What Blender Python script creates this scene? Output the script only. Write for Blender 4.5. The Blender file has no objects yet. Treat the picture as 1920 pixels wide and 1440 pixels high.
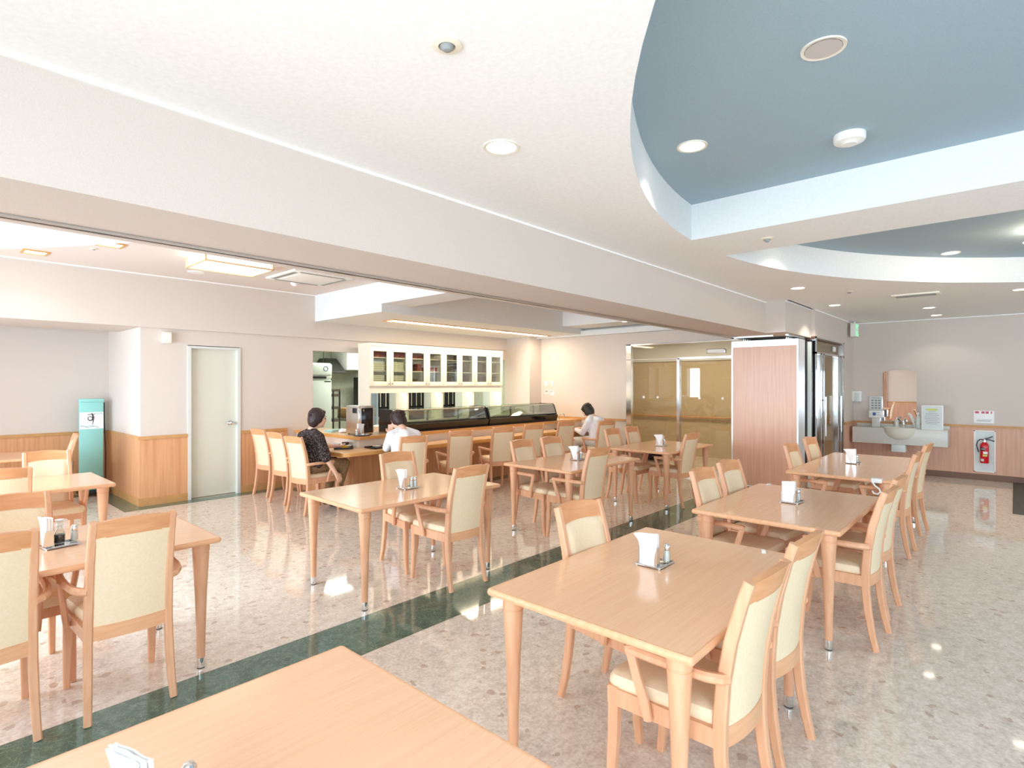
import bpy, bmesh, math, random
from mathutils import Vector, Matrix
random.seed(7)
C = bpy.context.scene.collection
SC = bpy.context.scene
PI = math.pi
R = math.radians

# ------------------------------------------------------------------ camera, world, light, exposure
cd = bpy.data.cameras.new('camera')
cd.sensor_width = 36.0
cd.lens = 36.0 * 1046.0 / 1920.0
cd.clip_start = 0.03
cam = bpy.data.objects.new('camera', cd)
cam.location = (0, 0, 1.55)
cam.rotation_euler = (R(90), 0, R(42.03 - 90))
C.objects.link(cam)
SC.camera = cam

w = bpy.data.worlds.new('sky')
SC.world = w
w.use_nodes = True
w.node_tree.nodes['Background'].inputs[0].default_value = (0.76, 0.89, 1.0, 1)
w.node_tree.nodes['Background'].inputs[1].default_value = 2.0
SC.view_settings.view_transform = 'Standard'
SC.view_settings.look = 'None'
SC.view_settings.gamma = 1.0
SC.view_settings.exposure = 0.0
SC.view_settings.use_curve_mapping = False
SC.cycles.use_denoising = True
SC.cycles.max_bounces = 10
SC.cycles.diffuse_bounces = 6
SC.cycles.glossy_bounces = 4
SC.cycles.transparent_max_bounces = 10
SC.cycles.sample_clamp_indirect = 6.0
SC.cycles.caustics_reflective = False
SC.cycles.caustics_refractive = False


def area(name, loc, rot, sx, sy, power, col=(1, 1, 1), spread=180):
    l = bpy.data.lights.new(name, 'AREA')
    l.shape = 'RECTANGLE'
    l.size = sx
    l.size_y = sy
    l.energy = power
    l.color = col
    l.spread = R(spread)
    o = bpy.data.objects.new(name, l)
    o.location = loc
    o.rotation_euler = rot
    C.objects.link(o)
    return o


WX = -1.9          # west window wall
SY = -7.9          # unseen south wall, its windows added for fill light
DAYC = (0.80, 0.93, 1.06)
LW, LN, LS = 9.0, 18.5, 3.0  # radiance of the daylight outside the west windows (dining side, counter side) and of the fill behind the added south windows
for (y0, y1, z0, z1) in ((-7.6, 2.2, 0.3, 2.4), (3.7, 7.6, 0.3, 2.4), (8.85, 9.4, 1.0, 2.2)):
    sy, sz = y1 - y0, z1 - z0
    area('daylight', (WX - 0.35, (y0 + y1) / 2, (z0 + z1) / 2), (0, R(-90), 0), sz, sy, (LW if y0 < 0 else LN) * PI * sy * sz, DAYC)
area('daylight', ((-1.6 + 11.4) / 2, SY - 0.35, 1.5), (R(90), 0, 0), 13.0, 1.8, LS * PI * 13 * 1.8, DAYC)  # fill light outside the added south windows


# ------------------------------------------------------------------ materials
def srgb(r, g, b):
    f = lambda v: (v / 255 / 12.92) if v / 255 <= 0.04045 else ((v / 255 + 0.055) / 1.055) ** 2.4
    return (f(r), f(g), f(b), 1)


def mat(name, col, rough=0.5, metal=0.0, spec=0.5, emit=None, es=0.0, coat=0.0):
    m = bpy.data.materials.new(name)
    m.use_nodes = True
    b = m.node_tree.nodes['Principled BSDF']
    b.inputs['Base Color'].default_value = col
    b.inputs['Roughness'].default_value = rough
    b.inputs['Metallic'].default_value = metal
    b.inputs['Specular IOR Level'].default_value = spec
    if coat:
        b.inputs['Coat Weight'].default_value = coat
        b.inputs['Coat Roughness'].default_value = 0.08
    if emit:
        b.inputs['Emission Color'].default_value = emit
        b.inputs['Emission Strength'].default_value = es
    return m


def noise_mat(name, c0, c1, scale=(5, 5, 5), nscale=4.0, detail=4.0, rough=0.5, spec=0.5, bump=0.0, lo=0.35, hi=0.65, coord='Object', bscale=None, coat=0.0):
    m = mat(name, c0, rough, 0, spec, coat=coat)
    nt = m.node_tree
    b = nt.nodes['Principled BSDF']
    tc = nt.nodes.new('ShaderNodeTexCoord')
    mp = nt.nodes.new('ShaderNodeMapping')
    mp.inputs['Scale'].default_value = scale
    n = nt.nodes.new('ShaderNodeTexNoise')
    n.inputs['Scale'].default_value = nscale
    n.inputs['Detail'].default_value = detail
    cr = nt.nodes.new('ShaderNodeValToRGB')
    cr.color_ramp.elements[0].position = lo
    cr.color_ramp.elements[1].position = hi
    cr.color_ramp.elements[0].color = c0
    cr.color_ramp.elements[1].color = c1
    nt.links.new(tc.outputs[coord], mp.inputs[0])
    nt.links.new(mp.outputs[0], n.inputs['Vector'])
    nt.links.new(n.outputs['Fac'], cr.inputs[0])
    nt.links.new(cr.outputs[0], b.inputs['Base Color'])
    if bump:
        bp = nt.nodes.new('ShaderNodeBump')
        bp.inputs['Strength'].default_value = bump
        bp.inputs['Distance'].default_value = 0.004
        src = n
        if bscale:
            src = nt.nodes.new('ShaderNodeTexNoise')
            src.inputs['Scale'].default_value = bscale
            src.inputs['Detail'].default_value = 3
            nt.links.new(tc.outputs[coord], src.inputs['Vector'])
        nt.links.new(src.outputs['Fac'], bp.inputs['Height'])
        nt.links.new(bp.outputs[0], b.inputs['Normal'])
    return m


def floor_mat():
    m = mat('speckled_stone_floor', (0.6, 0.5, 0.4, 1), 0.05, 0, 0.8)
    nt = m.node_tree
    b = nt.nodes['Principled BSDF']
    tc = nt.nodes.new('ShaderNodeTexCoord')
    L = nt.links.new
    n1 = nt.nodes.new('ShaderNodeTexNoise'); n1.inputs['Scale'].default_value = 16; n1.inputs['Detail'].default_value = 8; n1.inputs['Roughness'].default_value = 0.7
    L(tc.outputs['Object'], n1.inputs['Vector'])
    cr = nt.nodes.new('ShaderNodeValToRGB')
    e = cr.color_ramp.elements
    e[0].position = 0.30; e[0].color = srgb(*FLOORC[0])
    e[1].position = 0.72; e[1].color = srgb(*FLOORC[2])
    x = e.new(0.5); x.color = srgb(*FLOORC[1])
    L(n1.outputs['Fac'], cr.inputs[0])
    # brown stone chips
    v = nt.nodes.new('ShaderNodeTexVoronoi'); v.inputs['Scale'].default_value = 20; v.inputs['Randomness'].default_value = 1
    wn = nt.nodes.new('ShaderNodeTexNoise'); wn.inputs['Scale'].default_value = 14; wn.inputs['Detail'].default_value = 3
    L(tc.outputs['Object'], wn.inputs['Vector'])
    mv = nt.nodes.new('ShaderNodeVectorMath'); mv.operation = 'MULTIPLY_ADD'
    mv.inputs[1].default_value = (0.09, 0.09, 0.09)
    L(wn.outputs['Color'], mv.inputs[0]); L(tc.outputs['Object'], mv.inputs[2])
    L(mv.outputs[0], v.inputs['Vector'])
    sep = nt.nodes.new('ShaderNodeSeparateColor')
    L(v.outputs['Color'], sep.inputs[0])
    gt = nt.nodes.new('ShaderNodeMath'); gt.operation = 'GREATER_THAN'; gt.inputs[1].default_value = 0.91
    L(sep.outputs[0], gt.inputs[0])
    lt = nt.nodes.new('ShaderNodeMath'); lt.operation = 'LESS_THAN'; lt.inputs[1].default_value = 0.42
    L(v.outputs['Distance'], lt.inputs[0])
    mu = nt.nodes.new('ShaderNodeMath'); mu.operation = 'MULTIPLY'
    L(gt.outputs[0], mu.inputs[0]); L(lt.outputs[0], mu.inputs[1])
    mu2 = nt.nodes.new('ShaderNodeMath'); mu2.operation = 'MULTIPLY'; mu2.inputs[1].default_value = 0.5
    L(mu.outputs[0], mu2.inputs[0])
    mx = nt.nodes.new('ShaderNodeMix'); mx.data_type = 'RGBA'
    mx.inputs['B'].default_value = srgb(170, 136, 112)
    L(mu2.outputs[0], mx.inputs['Factor']); L(cr.outputs[0], mx.inputs['A'])
    # fine grain
    n2 = nt.nodes.new('ShaderNodeTexNoise'); n2.inputs['Scale'].default_value = 60; n2.inputs['Detail'].default_value = 4
    L(tc.outputs['Object'], n2.inputs['Vector'])
    c2 = nt.nodes.new('ShaderNodeValToRGB')
    c2.color_ramp.elements[0].position = 0.3; c2.color_ramp.elements[0].color = (0.78, 0.75, 0.72, 1)
    c2.color_ramp.elements[1].position = 0.65; c2.color_ramp.elements[1].color = (1.06, 1.06, 1.06, 1)
    L(n2.outputs['Fac'], c2.inputs[0])
    mm = nt.nodes.new('ShaderNodeMix'); mm.data_type = 'RGBA'; mm.blend_type = 'MULTIPLY'; mm.inputs['Factor'].default_value = 0.8
    L(mx.outputs['Result'], mm.inputs['A']); L(c2.outputs[0], mm.inputs['B'])
    L(mm.outputs['Result'], b.inputs['Base Color'])
    return m


def marble_mat():
    m = mat('green_marble', (0.05, 0.1, 0.08, 1), 0.07, 0, 0.75)
    nt = m.node_tree
    b = nt.nodes['Principled BSDF']
    L = nt.links.new
    tc = nt.nodes.new('ShaderNodeTexCoord')
    n1 = nt.nodes.new('ShaderNodeTexNoise'); n1.inputs['Scale'].default_value = 7; n1.inputs['Detail'].default_value = 10; n1.inputs['Roughness'].default_value = 0.75
    n1.inputs['Distortion'].default_value = 1.2
    L(tc.outputs['Object'], n1.inputs['Vector'])
    cr = nt.nodes.new('ShaderNodeValToRGB')
    e = cr.color_ramp.elements
    e[0].position = 0.35; e[0].color = srgb(58, 90, 80)
    e[1].position = 0.75; e[1].color = srgb(122, 152, 138)
    x = e.new(0.55); x.color = srgb(80, 112, 100)
    L(n1.outputs['Fac'], cr.inputs[0])
    v = nt.nodes.new('ShaderNodeTexVoronoi'); v.feature = 'DISTANCE_TO_EDGE'; v.inputs['Scale'].default_value = 22
    wn = nt.nodes.new('ShaderNodeTexNoise'); wn.inputs['Scale'].default_value = 8; wn.inputs['Detail'].default_value = 5
    L(tc.outputs['Object'], wn.inputs['Vector'])
    mv = nt.nodes.new('ShaderNodeVectorMath'); mv.operation = 'MULTIPLY_ADD'; mv.inputs[1].default_value = (0.3, 0.3, 0.3)
    L(wn.outputs['Color'], mv.inputs[0]); L(tc.outputs['Object'], mv.inputs[2]); L(mv.outputs[0], v.inputs['Vector'])
    lt = nt.nodes.new('ShaderNodeMath'); lt.operation = 'LESS_THAN'; lt.inputs[1].default_value = 0.035
    L(v.outputs['Distance'], lt.inputs[0])
    mu = nt.nodes.new('ShaderNodeMath'); mu.operation = 'MULTIPLY'; mu.inputs[1].default_value = 0.35
    L(lt.outputs[0], mu.inputs[0])
    mx = nt.nodes.new('ShaderNodeMix'); mx.data_type = 'RGBA'; mx.inputs['B'].default_value = srgb(150, 178, 160)
    L(mu.outputs[0], mx.inputs['Factor']); L(cr.outputs[0], mx.inputs['A'])
    L(mx.outputs['Result'], b.inputs['Base Color'])
    return m


def glass_mat(name, tint, refl, rough=0.0):
    m = bpy.data.materials.new(name)
    m.use_nodes = True
    nt = m.node_tree
    nt.nodes.clear()
    o = nt.nodes.new('ShaderNodeOutputMaterial')
    t = nt.nodes.new('ShaderNodeBsdfTransparent'); t.inputs[0].default_value = (*tint, 1)
    g = nt.nodes.new('ShaderNodeBsdfGlossy'); g.inputs['Roughness'].default_value = rough
    f = nt.nodes.new('ShaderNodeLayerWeight'); f.inputs[0].default_value = 0.35
    ma = nt.nodes.new('ShaderNodeMath'); ma.operation = 'MULTIPLY_ADD'; ma.inputs[1].default_value = 0.4; ma.inputs[2].default_value = refl; ma.use_clamp = True
    mx = nt.nodes.new('ShaderNodeMixShader')
    nt.links.new(f.outputs['Fresnel'], ma.inputs[0])
    nt.links.new(ma.outputs[0], mx.inputs[0])
    nt.links.new(t.outputs[0], mx.inputs[1])
    nt.links.new(g.outputs[0], mx.inputs[2])
    nt.links.new(mx.outputs[0], o.inputs[0])
    return m


def emit_mat(name, col, s):
    m = bpy.data.materials.new(name)
    m.use_nodes = True
    nt = m.node_tree
    nt.nodes.clear()
    o = nt.nodes.new('ShaderNodeOutputMaterial')
    e = nt.nodes.new('ShaderNodeEmission')
    e.inputs[0].default_value = col
    e.inputs[1].default_value = s
    nt.links.new(e.outputs[0], o.inputs[0])
    return m


FLOORC = [(203, 191, 178), (231, 221, 209), (246, 240, 232)]
M = {}
M['floor'] = floor_mat()
M['marble'] = marble_mat()
M['wood'] = noise_mat('light_beech_wood', srgb(217, 163, 125), srgb(227, 175, 139), (14, 14, 2), 3.0, 5, 0.38, 0.45)
M['wood_h'] = noise_mat('light_beech_wood_lengthwise', srgb(221, 165, 123), srgb(231, 178, 138), (2, 14, 14), 3.0, 5, 0.38, 0.45)
M['tabletop'] = noise_mat('beech_laminate', srgb(234, 187, 150), srgb(239, 194, 159), (1.0, 38, 4), 3.0, 5, 0.16, 0.6)
M['counter'] = noise_mat('counter_maple_laminate', srgb(228, 184, 134), srgb(238, 198, 150), (1.2, 30, 4), 3.0, 4, 0.25, 0.5)
M['counter_edge'] = noise_mat('counter_edge_oak', srgb(214, 156, 86), srgb(224, 168, 98), (2, 12, 12), 3.0, 4, 0.35, 0.5)
M['wainscot'] = noise_mat('wainscot_wood_panel', srgb(205, 148, 104), srgb(219, 164, 120), (14, 14, 0.6), 2.5, 5, 0.4, 0.4)
M['wainscot_pink'] = noise_mat('pinkish_wainscot_panel', srgb(206, 158, 134), srgb(217, 171, 148), (14, 14, 0.6), 2.5, 5, 0.4, 0.4)
M['rail_wood_shaded'] = noise_mat('shaded_beech_rail', srgb(212, 150, 102), srgb(223, 164, 118), (2, 14, 14), 3.0, 5, 0.36, 0.45)  # same beech, darkened for the shade on backs turned from the windows
M['hoodgrey'] = mat('dull_hood_steel', srgb(52, 52, 46), 0.5)
M['rail'] = noise_mat('chair_rail_wood', srgb(196, 146, 92), srgb(206, 156, 102), (3, 3, 3), 3, 3, 0.4, 0.4)
M['vinyl'] = noise_mat('cream_vinyl', srgb(234, 213, 178), srgb(238, 219, 188), (8, 8, 8), 10, 3, 0.42, 0.45, bump=0.05)
M['chrome'] = mat('chrome', (0.82, 0.83, 0.84, 1), 0.12, 1.0)
M['steel'] = mat('brushed_steel', (0.62, 0.60, 0.58, 1), 0.28, 1.0)
M['alu'] = mat('satin_aluminium', (0.80, 0.83, 0.86, 1), 0.35, 0.6)
M['black'] = mat('black_plastic', (0.012, 0.012, 0.013, 1), 0.35)
M['blackgloss'] = mat('black_gloss_case', (0.012, 0.009, 0.009, 1), 0.12)
M['rubber'] = mat('black_rubber', (0.02, 0.02, 0.02, 1), 0.7)
M['white'] = mat('white_paint', srgb(240, 238, 232), 0.4)
M['whitegloss'] = mat('white_plastic', srgb(240, 240, 238), 0.3)
M['paper'] = noise_mat('white_paper', srgb(250, 250, 250), srgb(244, 245, 246), (6, 6, 6), 6, 2, 0.8, 0.1)
M['cream_cab'] = mat('cream_cabinet_paint', srgb(244, 236, 218), 0.35)
M['wall'] = noise_mat('pink_beige_wallpaper', srgb(212, 201, 192), srgb(216, 206, 198), (30, 30, 30), 6, 3, 0.85, 0.2, bump=0.12, bscale=160)
M['beam'] = M['wall']
M['ceil'] = noise_mat('white_embossed_wallpaper', srgb(244, 244, 242), srgb(249, 249, 248), (16, 16, 16), 3, 5, 0.85, 0.2, bump=0.14, bscale=70)
M['coffer'] = noise_mat('white_coffer_paper', srgb(226, 228, 228), srgb(230, 232, 232), (8, 8, 8), 6, 3, 0.85, 0.2, bump=0.1, bscale=150)
M['blue'] = noise_mat('blue_grey_ceiling_paint', srgb(160, 180, 192), srgb(166, 186, 198), (30, 30, 30), 6, 3, 0.85, 0.2, bump=0.1, bscale=150)
M['pinkceil'] = noise_mat('pink_beige_ceiling_paper', srgb(222, 210, 202), srgb(226, 215, 208), (20, 20, 20), 6, 3, 0.85, 0.2, bump=0.15, bscale=120)
M['door'] = mat('pale_green_grey_door', srgb(216, 214, 200), 0.5)
M['doorframe'] = mat('grey_white_door_frame', srgb(214, 216, 212), 0.4)
M['panelwood'] = noise_mat('pink_beech_partition', srgb(216, 168, 142), srgb(226, 180, 154), (16, 16, 0.7), 2.5, 5, 0.3, 0.5)
M['glass'] = glass_mat('clear_glass', (0.93, 0.97, 0.95), 0.06)
M['tintglass'] = glass_mat('tinted_door_glass', (0.88, 0.85, 0.78), 0.03)
M['casegls'] = glass_mat('green_case_glass', (0.86, 0.93, 0.86), 0.02)
M['winglass'] = glass_mat('window_glass', (0.97, 0.98, 0.98), 0.03)
M['mirror'] = mat('mirror_silver', (0.92, 0.92, 0.92, 1), 0.01, 1.0)
M['lamp'] = emit_mat('lamp_glow', (1.0, 0.90, 0.72, 1), 9.0)
M['lampw'] = emit_mat('fluorescent_glow', (1.0, 0.93, 0.80, 1), 5.0)
M['lampcool'] = emit_mat('cool_tube_glow', (1.0, 0.98, 0.92, 1), 9.0)
M['riser'] = mat('cream_riser_laminate', srgb(230, 220, 208), 0.4)
M['lampgreen'] = emit_mat('exit_glow', (0.45, 1.0, 0.62, 1), 0.9)
M['ring'] = mat('downlight_ring', srgb(236, 230, 216), 0.4)
M['teal'] = mat('teal_signboard', srgb(150, 216, 210), 0.35)
M['teald'] = mat('deep_teal_signboard', srgb(112, 178, 170), 0.35)
M['tealline'] = mat('teal_ink', srgb(140, 196, 190), 0.5)
M['ink'] = mat('black_ink', srgb(52, 52, 56), 0.6)
M['redink'] = mat('red_ink', srgb(206, 96, 116), 0.6)
M['red'] = mat('extinguisher_red', srgb(206, 26, 36), 0.25)
M['greybox'] = mat('pale_grey_enamel', srgb(214, 222, 220), 0.35)
M['stone'] = noise_mat('pale_grey_stone_counter', srgb(206, 206, 200), srgb(214, 214, 208), (12, 12, 12), 8, 4, 0.3, 0.5)
M['ceramic'] = mat('glazed_ceramic', srgb(226, 224, 212), 0.12)
M['skin'] = noise_mat('skin', srgb(226, 180, 156), srgb(232, 188, 164), (8, 8, 8), 6, 3, 0.5, 0.35)
M['hair'] = noise_mat('dark_brown_hair', srgb(34, 22, 22), srgb(66, 44, 42), (40, 40, 4), 4, 4, 0.45, 0.4, bump=0.9)
M['hairb'] = noise_mat('black_hair', srgb(30, 26, 20), srgb(56, 50, 40), (40, 40, 4), 4, 4, 0.45, 0.4, bump=0.9)
M['blouse'] = noise_mat('dark_patterned_blouse', srgb(40, 32, 32), srgb(120, 104, 98), (1, 1, 1), 70, 3, 0.8, 0.2, lo=0.5, hi=0.66)
M['khaki'] = noise_mat('khaki_trousers', srgb(130, 104, 74), srgb(150, 124, 92), (1, 1, 1), 40, 3, 0.85, 0.2)
M['whitecloth'] = noise_mat('white_cotton', srgb(238, 238, 242), srgb(246, 246, 248), (1, 1, 1), 12, 3, 0.85, 0.2)
M['shirt'] = noise_mat('pale_striped_shirt', srgb(232, 232, 240), srgb(242, 242, 248), (60, 1, 1), 3, 1, 0.8, 0.2)
M['navy'] = mat('navy_cloth', srgb(34, 40, 60), 0.85)
M['greycloth'] = noise_mat('pale_grey_trousers', srgb(206, 204, 200), srgb(218, 216, 212), (1, 1, 1), 30, 3, 0.85, 0.2)
M['shoe'] = mat('black_shoe', srgb(24, 22, 24), 0.4)
M['kwall'] = noise_mat('kitchen_grey_wall', srgb(176, 180, 160), srgb(186, 190, 170), (4, 4, 4), 3, 3, 0.7, 0.3)
M['fridge'] = mat('fridge_enamel', srgb(216, 226, 220), 0.3)
M['cardboard'] = noise_mat('cardboard', srgb(176, 140, 92), srgb(186, 150, 102), (3, 3, 20), 4, 3, 0.8, 0.2)
M['lacquer'] = noise_mat('red_lacquer', srgb(142, 50, 44), srgb(160, 66, 56), (10, 10, 40), 5, 2, 0.4)
M['brownbox'] = noise_mat('dark_brown_lacquer', srgb(84, 70, 60), srgb(106, 92, 80), (10, 10, 50), 5, 2, 0.5)
M['cloth'] = noise_mat('cream_folded_cloth', srgb(236, 230, 196), srgb(246, 242, 216), (4, 4, 60), 4, 2, 0.9, 0.1)
M['soy'] = mat('soy_sauce', srgb(40, 18, 20), 0.15)
M['yellow'] = mat('yellow_glaze', srgb(236, 206, 60), 0.3)
M['greenfood'] = mat('pale_green_towel', srgb(176, 212, 204), 0.8)
M['bluegrey'] = mat('blue_grey_panel', srgb(164, 182, 196), 0.4)
M['dividergrey'] = mat('grey_hatch_panel', srgb(196, 206, 200), 0.5)
M['corr'] = noise_mat('corridor_tan_wall', srgb(196, 178, 148), srgb(204, 186, 156), (2, 2, 30), 4, 3, 0.7, 0.3)
M['curtain'] = noise_mat('pinkish_curtain', srgb(206, 170, 150), srgb(222, 190, 170), (1, 30, 1), 2, 2, 0.9, 0.1)
M['mat'] = noise_mat('grey_floor_mat', srgb(96, 92, 88), srgb(110, 106, 100), (1, 1, 1), 60, 2, 0.9, 0.1)
M['signgrey'] = mat('grey_print', srgb(150, 152, 150), 0.7)
M['bluelogo'] = mat('blue_print', srgb(70, 110, 160), 0.5)
M['yellowgreen'] = mat('yellow_green_print', srgb(206, 212, 120), 0.6)
M['darkwood'] = mat('dark_baseboard', srgb(116, 84, 66), 0.45)


# ------------------------------------------------------------------ mesh helper
class MB:
    def __init__(s):
        s.v, s.f, s.m, s.sm = [], [], [], []

    def add(s, vs, fs, m=0, smooth=False, mx=None):
        o = len(s.v)
        for p in vs:
            p = Vector(p)
            if mx is not None:
                p = mx @ p
            s.v.append(tuple(p))
        for f in fs:
            s.f.append(tuple(i + o for i in f))
            s.m.append(m)
            s.sm.append(smooth)
        return s

    def box(s, a, b, bev=0.0, m=0, mx=None, seg=2):
        x0, y0, z0 = (min(a[i], b[i]) for i in range(3))
        x1, y1, z1 = (max(a[i], b[i]) for i in range(3))
        if bev <= 0:
            vs = [(x0, y0, z0), (x1, y0, z0), (x1, y1, z0), (x0, y1, z0), (x0, y0, z1), (x1, y0, z1), (x1, y1, z1), (x0, y1, z1)]
            fs = [(0, 3, 2, 1), (4, 5, 6, 7), (0, 1, 5, 4), (1, 2, 6, 5), (2, 3, 7, 6), (3, 0, 4, 7)]
            return s.add(vs, fs, m, False, mx)
        bm = bmesh.new()
        bmesh.ops.create_cube(bm, size=1)
        for v in bm.verts:
            v.co = Vector(((x0 + x1) / 2 + v.co.x * (x1 - x0), (y0 + y1) / 2 + v.co.y * (y1 - y0), (z0 + z1) / 2 + v.co.z * (z1 - z0)))
        bmesh.ops.bevel(bm, geom=list(bm.edges), offset=bev, segments=seg, profile=0.5, affect='EDGES')
        return s.bm(bm, m, True, mx)

    def bm(s, bm, m=0, smooth=False, mx=None):
        bm.verts.index_update()
        vs = [v.co.copy() for v in bm.verts]
        fs = [[v.index for v in f.verts] for f in bm.faces]
        bm.free()
        return s.add(vs, fs, m, smooth, mx)

    def ring(s, pts, r, n=12, m=0, mx=None, cap=True):
        """round tube through pts; r a number or a list"""
        P = [Vector(p) for p in pts]
        rr = r if isinstance(r, (list, tuple)) else [r] * len(P)
        vs, fs = [], []
        prev = None
        for i, p in enumerate(P):
            t = (P[min(i + 1, len(P) - 1)] - P[max(i - 1, 0)])
            t = t.normalized() if t.length > 1e-9 else Vector((0, 0, 1))
            u = prev if prev is not None else (Vector((1, 0, 0)) if abs(t.x) < 0.9 else Vector((0, 1, 0)))
            u = (u - t * u.dot(t)).normalized()
            prev = u
            v = t.cross(u)
            for k in range(n):
                a = 2 * PI * k / n
                vs.append(p + (u * math.cos(a) + v * math.sin(a)) * rr[i])
        for i in range(len(P) - 1):
            for k in range(n):
                k2 = (k + 1) % n
                fs.append((i * n + k, i * n + k2, (i + 1) * n + k2, (i + 1) * n + k))
        if cap:
            fs.append(tuple(reversed(range(n))))
            fs.append(tuple(range((len(P) - 1) * n, len(P) * n)))
        return s.add(vs, fs, m, True, mx)

    def lathe(s, prof, c=(0, 0, 0), n=20, m=0, mx=None, sx=1, sy=1):
        vs, fs = [], []
        for (r, z) in prof:
            for k in range(n):
                a = 2 * PI * k / n
                vs.append((c[0] + r * math.cos(a) * sx, c[1] + r * math.sin(a) * sy, c[2] + z))
        for i in range(len(prof) - 1):
            for k in range(n):
                k2 = (k + 1) % n
                fs.append((i * n + k, i * n + k2, (i + 1) * n + k2, (i + 1) * n + k))
        if prof[0][0] > 1e-6:
            fs.append(tuple(reversed(range(n))))
        if prof[-1][0] > 1e-6:
            fs.append(tuple(range((len(prof) - 1) * n, len(prof) * n)))
        return s.add(vs, fs, m, True, mx)

    def sweep(s, pts, sizes, ref=(0, 0, 1), m=0, mx=None, bev=0.18):
        """rectangular bar with eased edges along pts; sizes (side, along ref)"""
        P = [Vector(p) for p in pts]
        ref = Vector(ref)
        sz = sizes if isinstance(sizes, list) else [sizes] * len(P)
        vs, fs = [], []
        n = 8
        for i, p in enumerate(P):
            t = (P[min(i + 1, len(P) - 1)] - P[max(i - 1, 0)]).normalized()
            side = t.cross(ref).normalized()
            up = side.cross(t).normalized()
            a, b = sz[i][0] / 2, sz[i][1] / 2
            e = min(a, b) * bev * 2
            for (x, y) in ((a, b - e), (a - e, b), (-a + e, b), (-a, b - e), (-a, -b + e), (-a + e, -b), (a - e, -b), (a, -b + e)):
                vs.append(p + side * x + up * y)
        for i in range(len(P) - 1):
            for k in range(n):
                k2 = (k + 1) % n
                fs.append((i * n + k, i * n + k2, (i + 1) * n + k2, (i + 1) * n + k))
        fs.append(tuple(reversed(range(n))))
        fs.append(tuple(range((len(P) - 1) * n, len(P) * n)))
        return s.add(vs, fs, m, True, mx)

    def prism(s, poly, z0, z1, m=0, mx=None, smooth=False):
        n = len(poly)
        vs = [(x, y, z0) for x, y in poly] + [(x, y, z1) for x, y in poly]
        fs = [tuple(reversed(range(n))), tuple(range(n, 2 * n))]
        fs += [(k, (k + 1) % n, n + (k + 1) % n, n + k) for k in range(n)]
        return s.add(vs, fs, m, smooth, mx)

    def ell(s, c, r, m=0, mx=None, u=16, v=10):
        vs, fs = [], []
        for i in range(v + 1):
            th = PI * i / v
            for k in range(u):
                a = 2 * PI * k / u
                vs.append((c[0] + r[0] * math.sin(th) * math.cos(a), c[1] + r[1] * math.sin(th) * math.sin(a), c[2] + r[2] * math.cos(th)))
        for i in range(v):
            for k in range(u):
                k2 = (k + 1) % u
                fs.append((i * u + k, (i + 1) * u + k, (i + 1) * u + k2, i * u + k2))
        return s.add(vs, fs, m, True, mx)

    def cap2(s, p0, p1, r0, r1, m=0, mx=None, n=12):
        """capsule with different end radii"""
        p0, p1 = Vector(p0), Vector(p1)
        s.ring([p0, p1], [r0, r1], n, m, mx)
        s.ell(p0, (r0,) * 3, m, mx, n, 8)
        s.ell(p1, (r1,) * 3, m, mx, n, 8)
        return s

    def grid(s, fn, nu, nv, m=0, smooth=True, mx=None):
        vs = [fn(i / nu, j / nv) for j in range(nv + 1) for i in range(nu + 1)]
        w_ = nu + 1
        fs = [(j * w_ + i, j * w_ + i + 1, (j + 1) * w_ + i + 1, (j + 1) * w_ + i) for j in range(nv) for i in range(nu)]
        return s.add(vs, fs, m, smooth, mx)

    def slab(s, fn, th, nu, nv, m=0, mx=None):
        """sheet fn(u,v) given thickness th (vector), closed"""
        th = Vector(th)
        a = [Vector(fn(i / nu, j / nv)) for j in range(nv + 1) for i in range(nu + 1)]
        w_ = nu + 1
        N = len(a)
        vs = a + [p + th for p in a]
        fs = []
        for j in range(nv):
            for i in range(nu):
                q = (j * w_ + i, j * w_ + i + 1, (j + 1) * w_ + i + 1, (j + 1) * w_ + i)
                fs.append(tuple(reversed(q)))
                fs.append(tuple(k + N for k in q))
        bd = [i for i in range(nu)] + [nu + j * w_ for j in range(nv)] + [nv * w_ + nu - i for i in range(nu)] + [(nv - j) * w_ for j in range(nv)]
        for k in range(len(bd)):
            p, q = bd[k], bd[(k + 1) % len(bd)]
            fs.append((p, q, q + N, p + N))
        return s.add(vs, fs, m, True, mx)

    def build(s, name, mats, parent=None, sharp=35, loc=None):
        me = bpy.data.meshes.new(name)
        me.from_pydata(s.v, [], s.f)
        for x in (mats if isinstance(mats, (list, tuple)) else [mats]):
            me.materials.append(x)
        me.polygons.foreach_set('material_index', s.m)
        me.polygons.foreach_set('use_smooth', s.sm)
        me.update()
        if any(s.sm):
            me.set_sharp_from_angle(angle=R(sharp))
        o = bpy.data.objects.new(name, me)
        C.objects.link(o)
        if parent:
            o.parent = parent
        if loc:
            o.location = loc
        return o


def thing(name, label, cat, loc=(0, 0, 0), rz=0.0, group=None):
    o = bpy.data.objects.new(name, None)
    o.empty_display_size = 0.1
    C.objects.link(o)
    o.location = loc
    o.rotation_euler = (0, 0, R(rz))
    o['label'] = label
    o['category'] = cat
    if group:
        o['group'] = group
    return o


def tag(o, label, cat, group=None, kind=None):
    o['label'] = label
    o['category'] = cat
    if group:
        o['group'] = group
    if kind:
        o['kind'] = kind
    return o


def struct(name, mb, mats, label=None):
    o = mb.build(name, mats)
    o['kind'] = 'structure'
    if label:
        o['label'] = label
    return o


def copy_tree(o, parent=None):
    c = o.copy()
    C.objects.link(c)
    c.parent = parent
    for ch in list(o.children):
        copy_tree(ch, c)
    return c


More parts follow.
